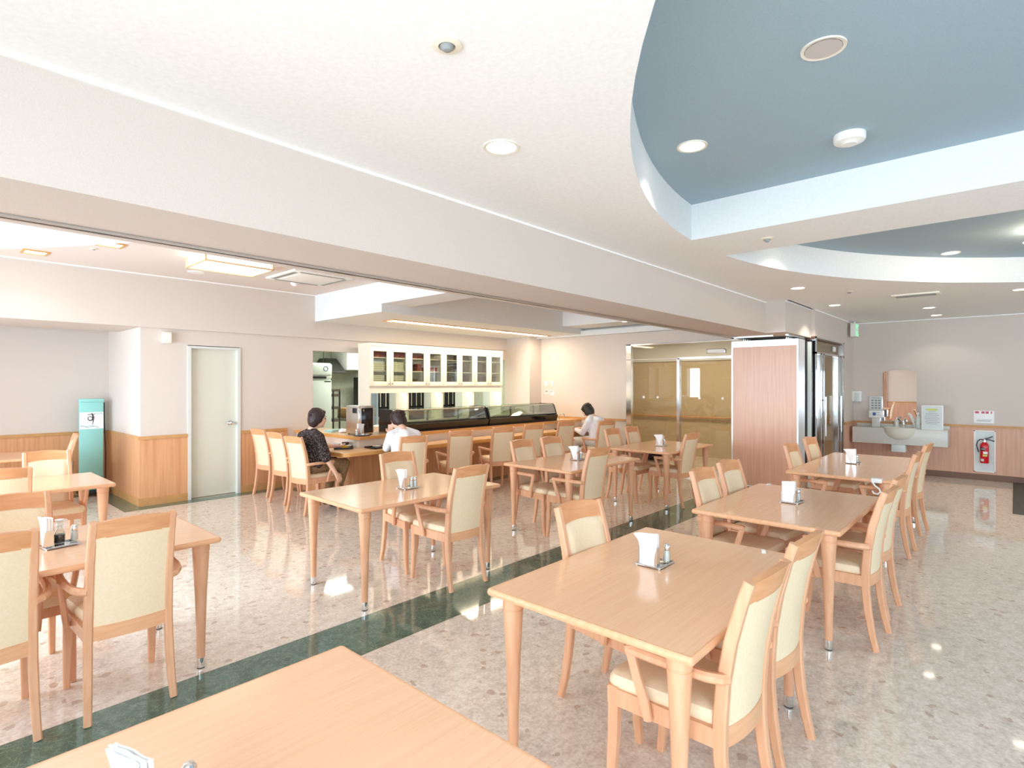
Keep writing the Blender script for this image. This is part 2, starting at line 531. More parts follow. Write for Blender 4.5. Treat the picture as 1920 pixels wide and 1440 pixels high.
def dup(root, loc, rz, label, group=None):
    c = copy_tree(root)
    c.location = loc
    c.rotation_euler = (0, 0, R(rz))
    c['label'] = label
    if group:
        c['group'] = group
    return c

# ------------------------------------------------------------------ the room shell
ZC, ZB, ZH = 2.65, 2.235, 2.94     # near ceiling, beam soffit, upper ceiling
XE, XF, YK, YN = 9.25, 11.75, 8.2, 9.75
BY0, BY1 = 2.49, 3.175             # the long beam
PX0 = 7.85                         # bulkhead over the stacked partition

fm = MB()
ys = [SY - 0.3, 2.77, 3.23, 12.0]
for i in range(3):
    a, b = ys[i], ys[i + 1]
    fm.add([(WX - 0.3, a, 0), (12.0, a, 0), (12.0, b, 0), (WX - 0.3, b, 0)], [(0, 1, 2, 3)], 1 if i == 1 else 0)
struct('floor', fm, [M['floor'], M['marble']])
gm = MB()
for (a, b) in (((2.09 - 0.22, 7.98), (3.95, 8.2)), ((1.87, 8.2), (2.09, 9.75)), ((WX, 9.53), (1.87, 9.75)), ((3.9, 6.28), (4.02, 8.0)), ((3.9, 6.22), (9.25, 6.42))):
    gm.box((a[0], a[1], -0.001), (b[0], b[1], 0.002))
struct('trim_1', gm, M['marble'])

# near ceiling with two arc shaped recesses, cut from one circle by a straight band
CX, CY, CR, B0, B1, ZU = 4.43, -2.75, 4.60, 4.09, 4.77, 2.92


def arc_loop(side, n=72):
    if side < 0:
        a0 = math.acos((B0 - CX) / CR)
        angs = [a0 + (2 * PI - 2 * a0) * i / n for i in range(n + 1)]
    else:
        a0 = math.acos((B1 - CX) / CR)
        angs = [-a0 + 2 * a0 * i / n for i in range(n + 1)]
    return [(CX + CR * math.cos(a), CY + CR * math.sin(a)) for a in angs]


loops = [arc_loop(-1), arc_loop(1)]
bm = bmesh.new()
es = []
for lp in [[(WX, SY), (XF, SY), (XF, 2.19), (PX0, 2.19), (PX0, BY0), (WX, BY0)]] + loops:
    vs = [bm.verts.new((x, y, ZC)) for x, y in lp]
    es += [bm.edges.new((vs[i], vs[(i + 1) % len(vs)])) for i in range(len(vs))]
bmesh.ops.triangle_fill(bm, use_beauty=True, edges=es)
cm = MB()
cm.bm(bm, 0)
struct('ceiling', cm, M['ceil'])
for k, lp in enumerate(loops):
    rm = MB()
    n = len(lp)
    rm.add([(x, y, ZC) for x, y in lp] + [(x, y, ZU) for x, y in lp], [(i, (i + 1) % n, n + (i + 1) % n, n + i) for i in range(n)], 0, True)
    rm.add([(x, y, ZU) for x, y in lp], [tuple(range(n))], 1)
    struct('ceiling_recess', rm, [M['coffer'], M['blue']])
# roof slab that closes the shell
rf = MB()
rf.box((WX - 0.3, SY - 0.3, 3.0), (12.0, 12.0, 3.1))
struct('ceiling_slab', rf, M['white'])

# beam and bulkhead
bb = MB()
bb.box((WX, BY0, ZB), (PX0, BY1, 3.0))
bb.box((PX0, 2.24, ZB), (9.1, BY1, 3.0))
bb.box((9.1, 2.19, ZB + 0.02), (XF, BY1, 3.0))
struct('wall_beam', bb, M['beam'])
tk = MB()
tk.box((WX, 3.015, ZB - 0.012), (8.45, 3.03, ZB + 0.01), m=0)
tk.box((WX, 3.03, ZB - 0.004), (8.45, 3.05, ZB + 0.01), m=1)
tk.box((WX, 3.05, ZB - 0.012), (8.45, 3.065, ZB + 0.01), m=0)
struct('trim_2', tk, [M['steel'], M['black']])
cr = MB()
cr.box((WX, BY0 - 0.014, ZC - 0.014), (PX0, BY0, ZC + 0.002))
cr.box((PX0, 2.226, ZC - 0.014), (9.1, 2.24, ZC + 0.002))
cr.box((9.1, 2.176, ZC - 0.014), (XF, 2.19, ZC + 0.002))
cr.box((XF - 0.014, SY, ZC - 0.014), (XF, 2.19, ZC + 0.002))
cr.box((WX, YK - 0.062, ZH - 0.014), (4.43, YK - 0.05, ZH))
struct('trim_3', cr, M['ceil'])

# far room ceilings
uc = MB()
uc.box((WX, BY1, ZH), (XE + 0.2, YN, 3.0))
struct('ceiling_upper', uc, M['pinkceil'])
lo = MB()
lo.prism([(WX, BY1), (1.95, BY1), (1.68, 4.2), (1.24, 5.11), (0.92, 5.65), (0.58, 6.15), (-0.2, 6.95), (-1.0, 7.5), (WX, 7.9)], ZC, ZH)
struct('ceiling_lower', lo, M['ceil'])
bx = MB()
bx.box((4.43, 6.37, 2.53), (XE, YK, ZH))
bx.box((4.43, BY1, 2.64), (4.9, 6.37, ZH))
bx.box((8.5, BY1, 2.64), (XE, 6.37, ZH))
bx.box((4.9, BY1, 2.64), (8.5, 4.2, ZH))
struct('ceiling_drop', bx, M['coffer'])

# walls
wl = MB()
wl.box((2.09, YK, 0), (2.63, YK + 0.15, ZH))
wl.box((2.63, YK, 2.07), (3.31, YK + 0.15, ZH))
wl.box((3.31, YK, 0), (4.42, YK + 0.15, ZH))
wl.box((4.42, YK, 2.075), (XE, YK + 0.15, ZH))
wl.box((WX, YK - 0.05, 2.27), (XE, YK + 1.0, ZH))
wl.box((2.09, YK + 0.15, 0), (2.24, YN, ZH))
struct('wall_kitchen', wl, M['wall'])
wn = MB()
wn.box((WX, YN, 0), (2.24, YN + 0.15, ZH))
struct('wall_north', wn, M['wall'])
we = MB()
we.box((XE, 5.43, 0), (XE + 0.15, YK, ZH))
we.box((XE, BY1, 2.285), (XE + 0.15, 5.43, ZH))
we.box((8.87, 7.5, 0), (XE, YK, ZH))
struct('wall_end', we, M['wall'])
wf = MB()
wf.box((XF, SY - 0.3, 0), (XF + 0.15, 8.5, 3.0))
wf.box((11.0, 2.19, 0), (XF, 2.34, ZB + 0.02))
struct('wall_east', wf, M['wall'])

# west window wall, and south wall with windows added for fill
ww = MB()
ww.box((WX - 0.2, SY - 0.3, 0), (WX, 12, 0.3))
ww.box((WX - 0.2, SY - 0.3, 2.4), (WX, 12, 3.0))
for (a, b) in ((SY - 0.3, -7.6), (2.2, 3.7), (7.6, 8.85), (9.4, 12)):
    ww.box((WX - 0.2, a, 0.3), (WX, b, 2.4))
ww.box((WX - 0.2, 8.85, 0.3), (WX, 9.4, 1.0))
ww.box((WX - 0.2, 8.85, 2.2), (WX, 9.4, 2.4))
struct('wall_west', ww, M['wall'])
ws = MB()
ws.box((WX - 0.2, SY - 0.2, 0), (12, SY, 0.6))
ws.box((WX - 0.2, SY - 0.2, 2.4), (12, SY, 3.0))
ws.box((WX - 0.2, SY - 0.2, 0.6), (-1.6, SY, 2.4))
ws.box((11.4, SY - 0.2, 0.6), (12, SY, 2.4))
struct('wall_south', ws, M['wall'])
wi = 0


def window(x0, y0, x1, y1, z0, z1, n):
    """frame of mullions along a line, with one pane"""
    global wi
    wi += 1
    f = MB()
    dx, dy = x1 - x0, y1 - y0
    L_ = math.hypot(dx, dy)
    ux, uy = dx / L_, dy / L_
    mx = Matrix(((ux, -uy, 0, x0), (uy, ux, 0, y0), (0, 0, 1, 0), (0, 0, 0, 1)))
    t = 0.03
    for i in range(n + 1):
        c = L_ * i / n
        f.box((max(0, c - t), -0.03, z0), (min(L_, c + t), 0.03, z1), mx=mx)
    f.box((0, -0.03, z0), (L_, 0.03, z0 + 0.05), mx=mx)
    f.box((0, -0.03, z1 - 0.05), (L_, 0.03, z1), mx=mx)
    o = f.build('window_%d' % wi, M['alu'])
    o['kind'] = 'structure'
    p = MB()
    p.box((0, -0.004, z0), (L_, 0.004, z1), mx=mx)
    q = p.build('window_pane', M['winglass'], o)
    return o


window(WX - 0.1, -7.6, WX - 0.1, 2.2, 0.3, 2.4, 6)
window(WX - 0.1, 3.7, WX - 0.1, 7.6, 0.3, 2.4, 3)
window(WX - 0.1, 8.85, WX - 0.1, 9.4, 1.0, 2.2, 1)
window(-1.6, SY - 0.1, 11.4, SY - 0.1, 0.6, 2.4, 8)  # unseen south window row, added to let the fill in

# wainscot panels with chair rail and plinth
wc = MB()


def wainscot(a, b, nrm, plinth=True):
    """a,b plan points along the wall; nrm = unit normal into the room"""
    (x0, y0), (x1, y1) = a, b
    nx, ny = nrm
    for (z0, z1, t, m) in ((0.10, 0.845, 0.010, 0), (0.845, 0.885, 0.022, 1), (0.0, 0.10, 0.018, 2)):
        wc.box((x0, y0, z0), (x1 + nx * t, y1 + ny * t, z1), m=m)


wainscot((2.09, YK), (2.63, YK), (0, -1))
wainscot((3.31, YK), (4.0, YK), (0, -1))
wainscot((2.09, YK - 0.01), (2.09, YN), (-1, 0))
wainscot((WX, YN), (2.09, YN), (0, -1))
struct('trim_4', wc, [M['wainscot'], M['rail'], M['rail']])
wc = MB()
wainscot((XF, SY), (XF, 2.19), (-1, 0))
wainscot((11.0, 2.19), (XF, 2.19), (0, -1))
wainscot((WX, 2.2), (WX, 3.7), (1, 0))
struct('trim_5', wc, [M['wainscot_pink'], M['rail'], M['darkwood']])
wc = MB()
wc.box((XE - 0.02, 5.45, 0.845), (XE, 7.5, 0.885), m=1)
wc.box((XE - 0.012, 5.45, 0), (XE, 7.5, 0.10), m=1)
struct('trim_6', wc, [M['wall'], M['rail']])

# door in the kitchen wall
dm = MB()
for (a, b) in (((2.63, 0), (2.67, 2.06)), ((3.27, 0), (3.31, 2.06)), ((2.67, 2.03), (3.27, 2.06))):
    dm.box((a[0], YK - 0.02, a[1]), (b[0], YK + 0.15, b[1]))
df = dm.build('door_1', M['doorframe'])
df['kind'] = 'structure'
dl = MB()
dl.box((2.67, YK + 0.05, 0.012), (3.27, YK + 0.09, 2.03))
leaf = dl.build('door_leaf', M['door'], df)
kn = MB()
kn.lathe([(0.0, 0), (0.034, 0.0), (0.034, 0.006), (0.012, 0.012), (0.012, 0.04), (0.026, 0.05), (0.03, 0.064), (0.024, 0.078), (0.0, 0.082)], n=20, mx=Matrix.Translation((3.19, YK + 0.05, 1.0)) @ Matrix.Rotation(R(90), 4, 'X'))
kb = kn.build('door_knob', M['chrome'], leaf)
kb['label'] = 'round chrome knob'

# corridor behind the glass, kitchen behind the counter
co = MB()
co.box((11.55, 2.34, 0), (XF, 8.5, 2.5), m=0)
co.box((XE + 0.15, 8.35, 0), (XF, 8.5, 2.5), m=0)
co.box((9.1, 2.34, 2.5), (XF, 8.5, 2.6), m=1)
co.box((11.5, 2.34, 2.05), (11.56, 8.5, 2.5), m=1)
struct('wall_corridor', co, [M['corr'], M['coffer']])
hr = thing('handrail', 'brown wooden handrail along the corridor wall behind the tinted glass', 'handrail', (11.5, 5.2, 0.84))
h1 = MB()
h1.ring([(0, -2.7, 0), (0, 2.9, 0)], 0.022, 12)
h1.build('rail', M['rail'], hr)
for y in (-2.2, -0.7, 0.8, 2.3):
    h2 = MB()
    h2.ring([(0.05, y, -0.03), (0.01, y, -0.03), (0, y, 0)], 0.008, 8)
    h2.build('bracket', M['steel'], hr)
ki = MB()
ki.box((2.24, 11.6, 0), (10.75, 11.75, 2.6), m=0)
ki.box((2.24, YK + 0.15, 0), (2.3, 11.6, 2.6), m=0)
ki.box((10.6, 8.5, 0), (10.75, 11.6, 2.6), m=0)
ki.box((2.24, YK + 1.0, 2.5), (10.75, 11.75, 2.6), m=1)
struct('wall_kitchen_back', ki, [M['kwall'], M['white']])

# glazed screen with sliding doors in the end wall
gs = MB()
X = XE
for (y0, y1, z0, z1) in ((5.33, 5.43, 0, 2.285), (4.37, 4.42, 0, 2.0), (2.34, 2.37, 0, 2.285), (2.34, 5.43, 2.265, 2.285), (2.34, 4.40, 1.98, 2.02), (4.40, 5.43, 1.995, 2.005)):
    gs.box((X - 0.02, y0, z0), (X + 0.06, y1, z1))
for (y0, y1) in ((4.42, 5.40), (2.37, 4.37)):
    gs.box((X + 0.0, y0, 0.0), (X + 0.04, y1, 0.10))
sf = gs.build('window_5', M['chrome'])
sf['kind'] = 'structure'
sg = MB()
sg.box((X + 0.015, 2.37, 0.1), (X + 0.025, 5.40, 2.265))
sp = sg.build('window_pane', M['tintglass'], sf)
for y in (5.08, 4.80, 4.02, 3.62):
    st = MB()
    st.lathe([(0, 0), (0.022, 0.0), (0.022, 0.002), (0, 0.002)], n=16, mx=Matrix.Translation((X + 0.012, y, 1.31)) @ Matrix.Rotation(R(-90), 4, 'Y'))
    q = st.build('safety_dot', M['whitegloss'], sf)
ds = thing('door_sensor', 'small dark sensor box mounted on the transom of the glass sliding doors', 'sensor', (X - 0.02, 3.7, 2.1))
s1 = MB()
s1.box((-0.06, -0.16, -0.04), (0.0, 0.16, 0.04), 0.008)
s1.build('case', M['steel'], ds)
s2 = MB()
s2.box((-0.066, -0.14, -0.03), (-0.058, 0.14, 0.03), 0.002)
s2.build('lens_panel', M['white'], ds)

# glazed door facing the dining room, right of the partition
gd = MB()
Y = 2.21
for (x0, x1, z0, z1) in ((9.15, 9.22, 0, ZB + 0.02), (9.45, 9.52, 0, 2.02), (9.60, 9.66, 0, 2.02), (10.55, 10.62, 0, 2.02), (10.72, 10.80, 0, 2.02), (10.94, 11.0, 0, ZB + 0.02), (9.15, 11.0, 2.0, 2.03), (9.15, 11.0, 2.235, 2.255), (9.15, 11.0, 0, 0.06)):
    gd.box((x0, Y - 0.02, z0), (x1, Y + 0.05, z1))
gd.ring([(10.58, Y - 0.06, 0.75), (10.58, Y - 0.06, 1.35)], 0.014, 12)
gd.ring([(9.56, Y - 0.06, 0.75), (9.56, Y - 0.06, 1.35)], 0.014, 12)
for x in (10.58, 9.56):
    for z in (0.8, 1.3):
        gd.ring([(x, Y - 0.06, z), (x, Y, z)], 0.008, 8)
gf = gd.build('door_2', M['chrome'])
gf['kind'] = 'structure'
gp = MB()
gp.box((9.22, Y + 0.01, 0.06), (10.94, Y + 0.02, ZB))
gp.build('door_pane', M['tintglass'], gf)
sn = MB()
sn.box((10.28, Y - 0.02, 2.08), (10.42, Y + 0.005, 2.16), 0.006)
sn.build('door_detector', M['whitegloss'], gf)
bl = MB()
bl.box((9.1, 2.2, ZB - 0.02), (XF - 0.75, 2.3, ZB + 0.02))
struct('trim_7', bl, M['darkwood'])

# ------------------------------------------------------------------ dining chairs
def make_chair(label):
    t = thing('dining_chair', label, 'chair')
    prof = [(-0.262, 0.0), (-0.238, 0.10), (-0.218, 0.22), (-0.206, 0.34), (-0.205, 0.45), (-0.215, 0.58), (-0.240, 0.72), (-0.275, 0.85), (-0.300, 0.925)]

    def yb(z):
        for (a, b) in zip(prof, prof[1:]):
            if a[1] <= z <= b[1]:
                k = (z - a[1]) / (b[1] - a[1])
                return a[0] + (b[0] - a[0]) * k
        return prof[-1][0]
    for s in (-1, 1):
        m = MB()
        xs = [0.172, 0.168, 0.165, 0.163, 0.162, 0.161, 0.160, 0.158, 0.157]
        m.sweep([(s * x, y, z) for x, (y, z) in zip(xs, prof)], [(0.030, 0.032), (0.032, 0.036), (0.034, 0.040), (0.034, 0.044), (0.034, 0.046), (0.034, 0.044), (0.033, 0.040), (0.032, 0.036), (0.031, 0.034)], (0, 1, 0))
        m.build('leg', M['wood'], t)
    for s in (-1, 1):
        m = MB()
        m.sweep([(s * 0.186, 0.214, 0.0), (s * 0.186, 0.203, 0.10), (s * 0.184, 0.195, 0.24), (s * 0.182, 0.190, 0.43)], [(0.028, 0.030), (0.033, 0.036), (0.038, 0.042), (0.042, 0.046)], (0, 1, 0))
        m.build('leg', M['wood'], t)
    m = MB()
    m.prism([(-0.203, 0.212), (0.203, 0.212), (0.203, 0.185), (0.178, -0.215), (-0.178, -0.215), (-0.203, 0.185)], 0.362, 0.425)
    m.build('seat_frame', M['wood'], t)
    # seat pad with rolled front
    m = MB()

    out = []
    for (cx, cy, r_, a0) in ((0.196, 0.228, 0.045, 0), (-0.196, 0.228, 0.045, 90), (-0.160, -0.186, 0.02, 180), (0.160, -0.186, 0.02, 270)):
        for k in range(7):
            an = R(a0 + 15 * k)
            out.append((cx - math.copysign(r_, cx) + r_ * math.cos(an), cy - math.copysign(r_, cy) + r_ * math.sin(an)))
    n_ = len(out)
    vs, fs = [], []
    lev = [(0.96, 0.416), (0.995, 0.424), (1.0, 0.436), (0.99, 0.452), (0.95, 0.466), (0.86, 0.474), (0.6, 0.479), (0.3, 0.481)]
    for (sc, z) in lev:
        vs += [(x * sc, 0.02 + (y - 0.02) * sc, z) for x, y in out]
    for i in range(len(lev) - 1):
        for k in range(n_):
            fs.append((i * n_ + k, i * n_ + (k + 1) % n_, (i + 1) * n_ + (k + 1) % n_, (i + 1) * n_ + k))
    fs.append(tuple(reversed(range(n_))))
    fs.append(tuple(range((len(lev) - 1) * n_, len(lev) * n_)))
    m.add(vs, fs, 0, True)
    m.build('seat', M['vinyl'], t)
    # upholstered back panel, bowed backwards between the stiles
    m = MB()

    def back(u, v):
        z = 0.425 + 0.435 * v
        bow = 0.018 * (1 - (2 * u - 1) ** 2)
        return (0.147 * (2 * u - 1), yb(z) - 0.014 - bow + 0.0, z - 0.012 * (2 * u - 1) ** 2 * (v > 0.9))

    def backf(u, v):
        x, y, z = back(u, v)
        e = lambda q: max(0.0, 1 - abs(2 * q - 1) ** 6) ** 0.5
        return (x, y + 0.022 + 0.022 * e(u) * e(v), z)
    m.slab(back, (0, 0.024, 0), 10, 10)
    m.grid(backf, 12, 12)
    m.build('backrest', M['vinyl'], t)
    # top and bottom rails of the back
    m = MB()
    N = 10

    def rail(z0, z1, arch, th):
        vs, fs = [], []
        for i in range(N + 1):
            u = i / N
            x = 0.150 * (2 * u - 1)
            bow = 0.020 * (1 - (2 * u - 1) ** 2)
            ar = arch * (1 - (2 * u - 1) ** 2)
            for (z, sy) in ((z0 + ar * 0.5, -1), (z1 + ar, -1), (z1 + ar, 1), (z0 + ar * 0.5, 1)):
                vs.append((x, yb(min(z, 0.925)) - bow + sy * th / 2, z))
        for i in range(N):
            for k in range(4):
                k2 = (k + 1) % 4
                fs.append((i * 4 + k, (i + 1) * 4 + k, (i + 1) * 4 + k2, i * 4 + k2))
        fs += [(0, 1, 2, 3), (N * 4 + 3, N * 4 + 2, N * 4 + 1, N * 4)]
        return vs, fs
    v, f = rail(0.845, 0.922, 0.014, 0.030)
    m.add(v, f, 0, True)
    m.build('top_rail', M['rail_wood_shaded'], t)
    m = MB()
    v, f = rail(0.362, 0.428, 0.0, 0.030)
    m.add(v, f, 0, True)
    m.build('bottom_rail', M['wood_h'], t)
    for s in (-1, 1):
        m = MB()
        m.sweep([(s * 0.168, -0.232, 0.600), (s * 0.192, -0.222, 0.603), (s * 0.214, -0.180, 0.606), (s * 0.228, -0.09, 0.608), (s * 0.232, 0.02, 0.608), (s * 0.228, 0.108, 0.605)], (0.030, 0.034), (0, 0, 1), bev=0.3)
        m.sweep([(s * 0.228, 0.102, 0.620), (s * 0.224, 0.076, 0.53), (s * 0.216, 0.048, 0.44), (s * 0.208, 0.035, 0.372)], [(0.026, 0.036), (0.026, 0.036), (0.026, 0.040), (0.028, 0.034)], (0, 1, 0), bev=0.3)
        m.build('armrest', M['wood'], t)
    return t


CHAIRS = [
    # x, y, rot, group, label
    (0.77, 3.37, -2, 'a', 'cream-backed dining chair at near left, back to the viewer, beside the soy sauce table'),
    (0.25, 3.42, 0, 'a', 'dining chair cut by the left picture edge, nearest the lower left corner'),
    (0.44, 3.86, 180, 'a', 'dining chair at left edge facing the viewer behind the soy sauce and napkin set'),
    (0.53, 5.79, 0, 'a', 'dining chair with back to viewer at second left table, cut by picture edge'),
    (0.95, 6.34, 180, 'a', 'dining chair facing the viewer tucked under the second left table'),
    (1.23, 8.73, 84, 'a', 'dining chair seen side-on before the wood wainscot, left of the teal sign'),
    (3.02, 3.87, 172, 'b', 'dining chair facing the viewer behind the middle table that carries two shakers'),
    (2.96, 3.36, -3, 'b', 'dining chair with its back to viewer at the middle table with two shakers'),
    (4.65, 3.77, 177, 'c', 'left one of two chairs facing viewer behind the second middle table'),
    (5.17, 3.77, 175, 'c', 'right one of two chairs facing viewer behind the second middle table'),
    (4.62, 3.30, -3, 'c', 'dining chair with its back to viewer at the front of the second middle table'),
    (6.68, 3.87, 178, 'd', 'left one of two chairs behind the table nearest the tinted glass doors'),
    (7.20, 3.86, 180, 'd', 'right one of two chairs behind the table nearest the tinted glass doors'),
    (6.78, 3.32, -4, 'd', 'dining chair with its back to viewer at the table nearest the tinted glass doors'),
    (1.98, 0.91, -3, 'e', 'nearest dining chair at lower right, seat and armrest showing under the table corner'),
    (2.53, 0.93, -3, 'e', 'dining chair next behind the nearest one at lower right, beside the white clip'),
    (2.37, 1.40, 174, 'e', 'single dining chair on the far side of the large near right table'),
    (3.96, 1.41, 176, 'f', 'left one of two chairs on the far side of the second right table'),
    (4.50, 1.43, 174, 'f', 'right one of two chairs on the far side of the second right table'),
    (3.99, 0.85, -2, 'f', 'front one of two chairs on the right side of the second right table'),
    (4.55, 0.87, -3, 'f', 'rear one of two chairs on the right side of the second right table'),
    (6.20, 1.43, 177, 'g', 'left one of two chairs beside the partition edge at the farthest right table'),
    (7.10, 1.48, 175, 'g', 'right one of two chairs before the chrome glass door at the farthest right table'),
    (6.20, 0.95, -1, 'g', 'front one of two chairs on the right side of farthest right table'),
    (7.20, 0.96, -4, 'g', 'rear one of two chairs on the right side of the farthest right table'),
    (3.66, 7.78, -84, 'h', 'farthest left counter chair, beside the wainscot right of the pale door'),
    (3.58, 7.10, -84, 'h', 'empty counter chair directly behind the woman in the dark patterned blouse'),
    (3.46, 6.38, -82, 'h', 'counter chair occupied by the woman in the dark patterned blouse'),
    (4.25, 5.60, -18, 'h', 'counter chair occupied by the woman in white eating at the counter corner'),
    (5.20, 5.76, -24, 'h', 'first empty counter chair to the right of the woman in white'),
    (6.02, 5.75, -24, 'h', 'second empty counter chair to the right of the woman in white'),
    (6.72, 5.77, -22, 'h', 'third empty counter chair from the woman in white, behind the second middle table'),
    (7.60, 5.82, -18, 'h', 'empty counter chair next to the left of the person in the striped shirt'),
    (8.22, 5.42, -20, 'h', 'counter chair occupied by the person in the pale striped shirt'),
]
GN = dict(a='chairs at the left tables', b='chairs at the middle table', c='chairs at the second middle table', d='chairs near the glass doors', e='chairs at the near right table', f='chairs at the second right table', g='chairs at the farthest right table', h='chairs along the counter')
proto = None
for (x, y, r, g, lab) in CHAIRS:
    if proto is None:
        proto = make_chair(lab)
        proto.location = (x, y, 0)
        proto.rotation_euler = (0, 0, R(r))
        proto['group'] = GN[g]
    else:
        dup(proto, (x, y, 0), r, lab, GN[g])


# ------------------------------------------------------------------ dining tables
TZ = 0.712


def make_table(label, L_, W_):
    t = thing('dining_table', label, 'table', group='beech dining tables')
    m = MB()
    # laminate field and bull-nosed solid edge
    a, b = L_ / 2, W_ / 2
    def ringpts(ins, z):
        r = 0.016
        o = []
        for (cx, cy, a0) in ((a - r, b - r, 0), (-a + r, b - r, 90), (-a + r, -b + r, 180), (a - r, -b + r, 270)):
            for k in range(5):
                an = R(a0 + 22.5 * k)
                rr_ = max(r - ins, 0.002)
                sh_ = max(ins - r + 0.002, 0.0)
                o.append((cx - math.copysign(sh_, cx) + rr_ * math.cos(an), cy - math.copysign(sh_, cy) + rr_ * math.sin(an), z))
        return o
    prof = [(0.012, -0.030), (0.004, -0.026), (0.0, -0.018), (0.0, -0.012), (0.003, -0.004), (0.008, 0.0), (0.014, 0.0)]
    vs = []
    for (ins, dz) in prof:
        vs += ringpts(ins, TZ + dz)
    n = 20
    fs = []
    for i in range(len(prof) - 1):
        for k in range(n):
            fs.append((i * n + k, i * n + (k + 1) % n, (i + 1) * n + (k + 1) % n, (i + 1) * n + k))
    fs.append(tuple(reversed(range(n))))
    m.add(vs, fs, 0, True)
    o = (len(prof) - 1) * n
    m.add([v for v in vs[o:]], [tuple(range(n))], 1)
    m.build('tabletop', [M['wood_h'], M['tabletop']], t)
    for sx in (-1, 1):
        for sy in (-1, 1):
            c = (sx * (a - 0.080), sy * (b - 0.080), 0)
            g = MB()
            g.lathe([(0.0, 0.056), (0.021, 0.056), (0.023, 0.20), (0.030, 0.42), (0.0395, 0.60), (0.0415, 0.628), (0.039, 0.630), (0.039, 0.634), (0.0425, 0.637), (0.0435, 0.683), (0.0, 0.683)], n=24)
            lg = g.build('leg', M['wood'], t, loc=c)
            f = MB()
            f.lathe([(0.0, 0.006), (0.0205, 0.006), (0.0215, 0.012), (0.0215, 0.058), (0.0, 0.058)], n=24)
            f.build('ferrule', M['chrome'], lg)
            f = MB()
            f.lathe([(0.0, 0.0), (0.019, 0.0), (0.019, 0.008), (0.0, 0.008)], n=20)
            f.build('foot_pad', M['rubber'], lg)
    return t


TABLES = [
    (0.305, 1.17, 'foreground dining table cut off by the bottom edge of the picture'),
    (2.295, 1.17, 'large near dining table at lower right with napkins, one shaker and a white clip'),
    (4.245, 1.17, 'second dining table in the right row, between the near one and the hooked one'),
    (2.76, 3.66, 'dining table left of centre with napkins and two shakers, alone beside the green stripe'),
    (5.00, 3.59, 'second table beyond the green stripe, in front of the long counter'),
    (6.98, 3.56, 'small-looking far table directly before the tinted glass doors'),
    (0.54, 3.67, 'left dining table carrying the soy sauce set, between three cream chairs'),
    (0.60, 6.09, 'second table at the left edge, in front of the teal signboard'),
    (0.66, 8.70, 'far left table against the wood wainscot, mostly hidden behind chairs'),
]
tp = None
for (x, y, lab) in TABLES:
    if tp is None:
        tp = make_table(lab, 1.335, 0.885)
        tp.location = (x, y, 0)
    else:
        dup(tp, (x, y, 0), -1.2 if x == 2.76 else 0, lab)
t4 = make_table('longest dining table, farthest in the right row, with a white hook on its edge', 1.97, 0.885)
t4.location = (6.755, 1.21, 0)


# ------------------------------------------------------------------ napkin sets and shakers
def make_caddy(label, flare, openf=False):
    t = thing('napkin_holder', label, 'napkin holder', group='napkin sets on the tables')
    m = MB()
    m.box((-0.072, -0.062, 0.003), (0.072, 0.062, 0.007), 0.002)
    m.ring([(-0.07, -0.06, 0.009), (0.07, -0.06, 0.009), (0.07, 0.06, 0.009), (-0.07, 0.06, 0.009), (-0.07, -0.06, 0.009)], 0.0028, 8)
    for (x, y) in ((-0.066, -0.056), (0.066, -0.056), (0.066, 0.056), (-0.066, 0.056)):
        m.lathe([(0.0, 0), (0.004, 0), (0.004, 0.004), (0, 0.004)], (x, y, 0), 10)
    m.build('tray', M['chrome'], t)
    m = MB()
    for x in (-0.066, -0.034):
        for sg in (-1, 1):
            if openf and x < -0.05:
                q = [(-0.042, 0.007), (-0.030, 0.007), (-0.034, 0.06), (-0.042, 0.090)] if sg < 0 else [(0.046, 0.007), (0.048, 0.007), (0.048, 0.090), (0.046, 0.090)]
                m.add([(x - 0.001, y, z) for y, z in q] + [(x + 0.001, y, z) for y, z in q], [(0, 1, 2, 3), (7, 6, 5, 4), (0, 4, 5, 1), (1, 5, 6, 2), (2, 6, 7, 3), (3, 7, 4, 0)])
                continue
            q = [(0.003 + sg * 0.045, 0.007), (0.003 + sg * 0.005, 0.007), (0.003 + sg * 0.036, 0.092), (0.003 + sg * 0.045, 0.092)]
            m.add([(x - 0.001, y, z) for y, z in q] + [(x + 0.001, y, z) for y, z in q], [(0, 1, 2, 3), (7, 6, 5, 4), (0, 4, 5, 1), (1, 5, 6, 2), (2, 6, 7, 3), (3, 7, 4, 0)])
    m.box((-0.066, -0.043, 0.007), (-0.034, -0.0415, 0.092))
    m.box((-0.066, 0.0475, 0.007), (-0.034, 0.049, 0.092))
    m.build('case', M['chrome'], t)
    m = MB()
    for k in range(6):
        x = -0.0635 + 0.0047 * k
        f = flare * (0.4 + 0.6 * random.random())
        top = 0.150 + 0.010 * random.random()

        def sheet(u, v, x=x, f=f, top=top):
            y = -0.039 + 0.084 * u
            z = 0.008 + (top - 0.008) * v
            b = max(0.0, v - 0.55) / 0.45
            return (x + 0.002 * math.sin(9 * u + x * 400) * b, y + f * b * b * (0.4 + u) - 0.4 * abs(f) * b * (1 - u), z - 0.010 * b * u * (1 if f > 0 else -1))
        m.slab(sheet, (0.0042, 0, 0), 6, 6)
    m.build('napkins', M['paper'], t, 60)
    return t


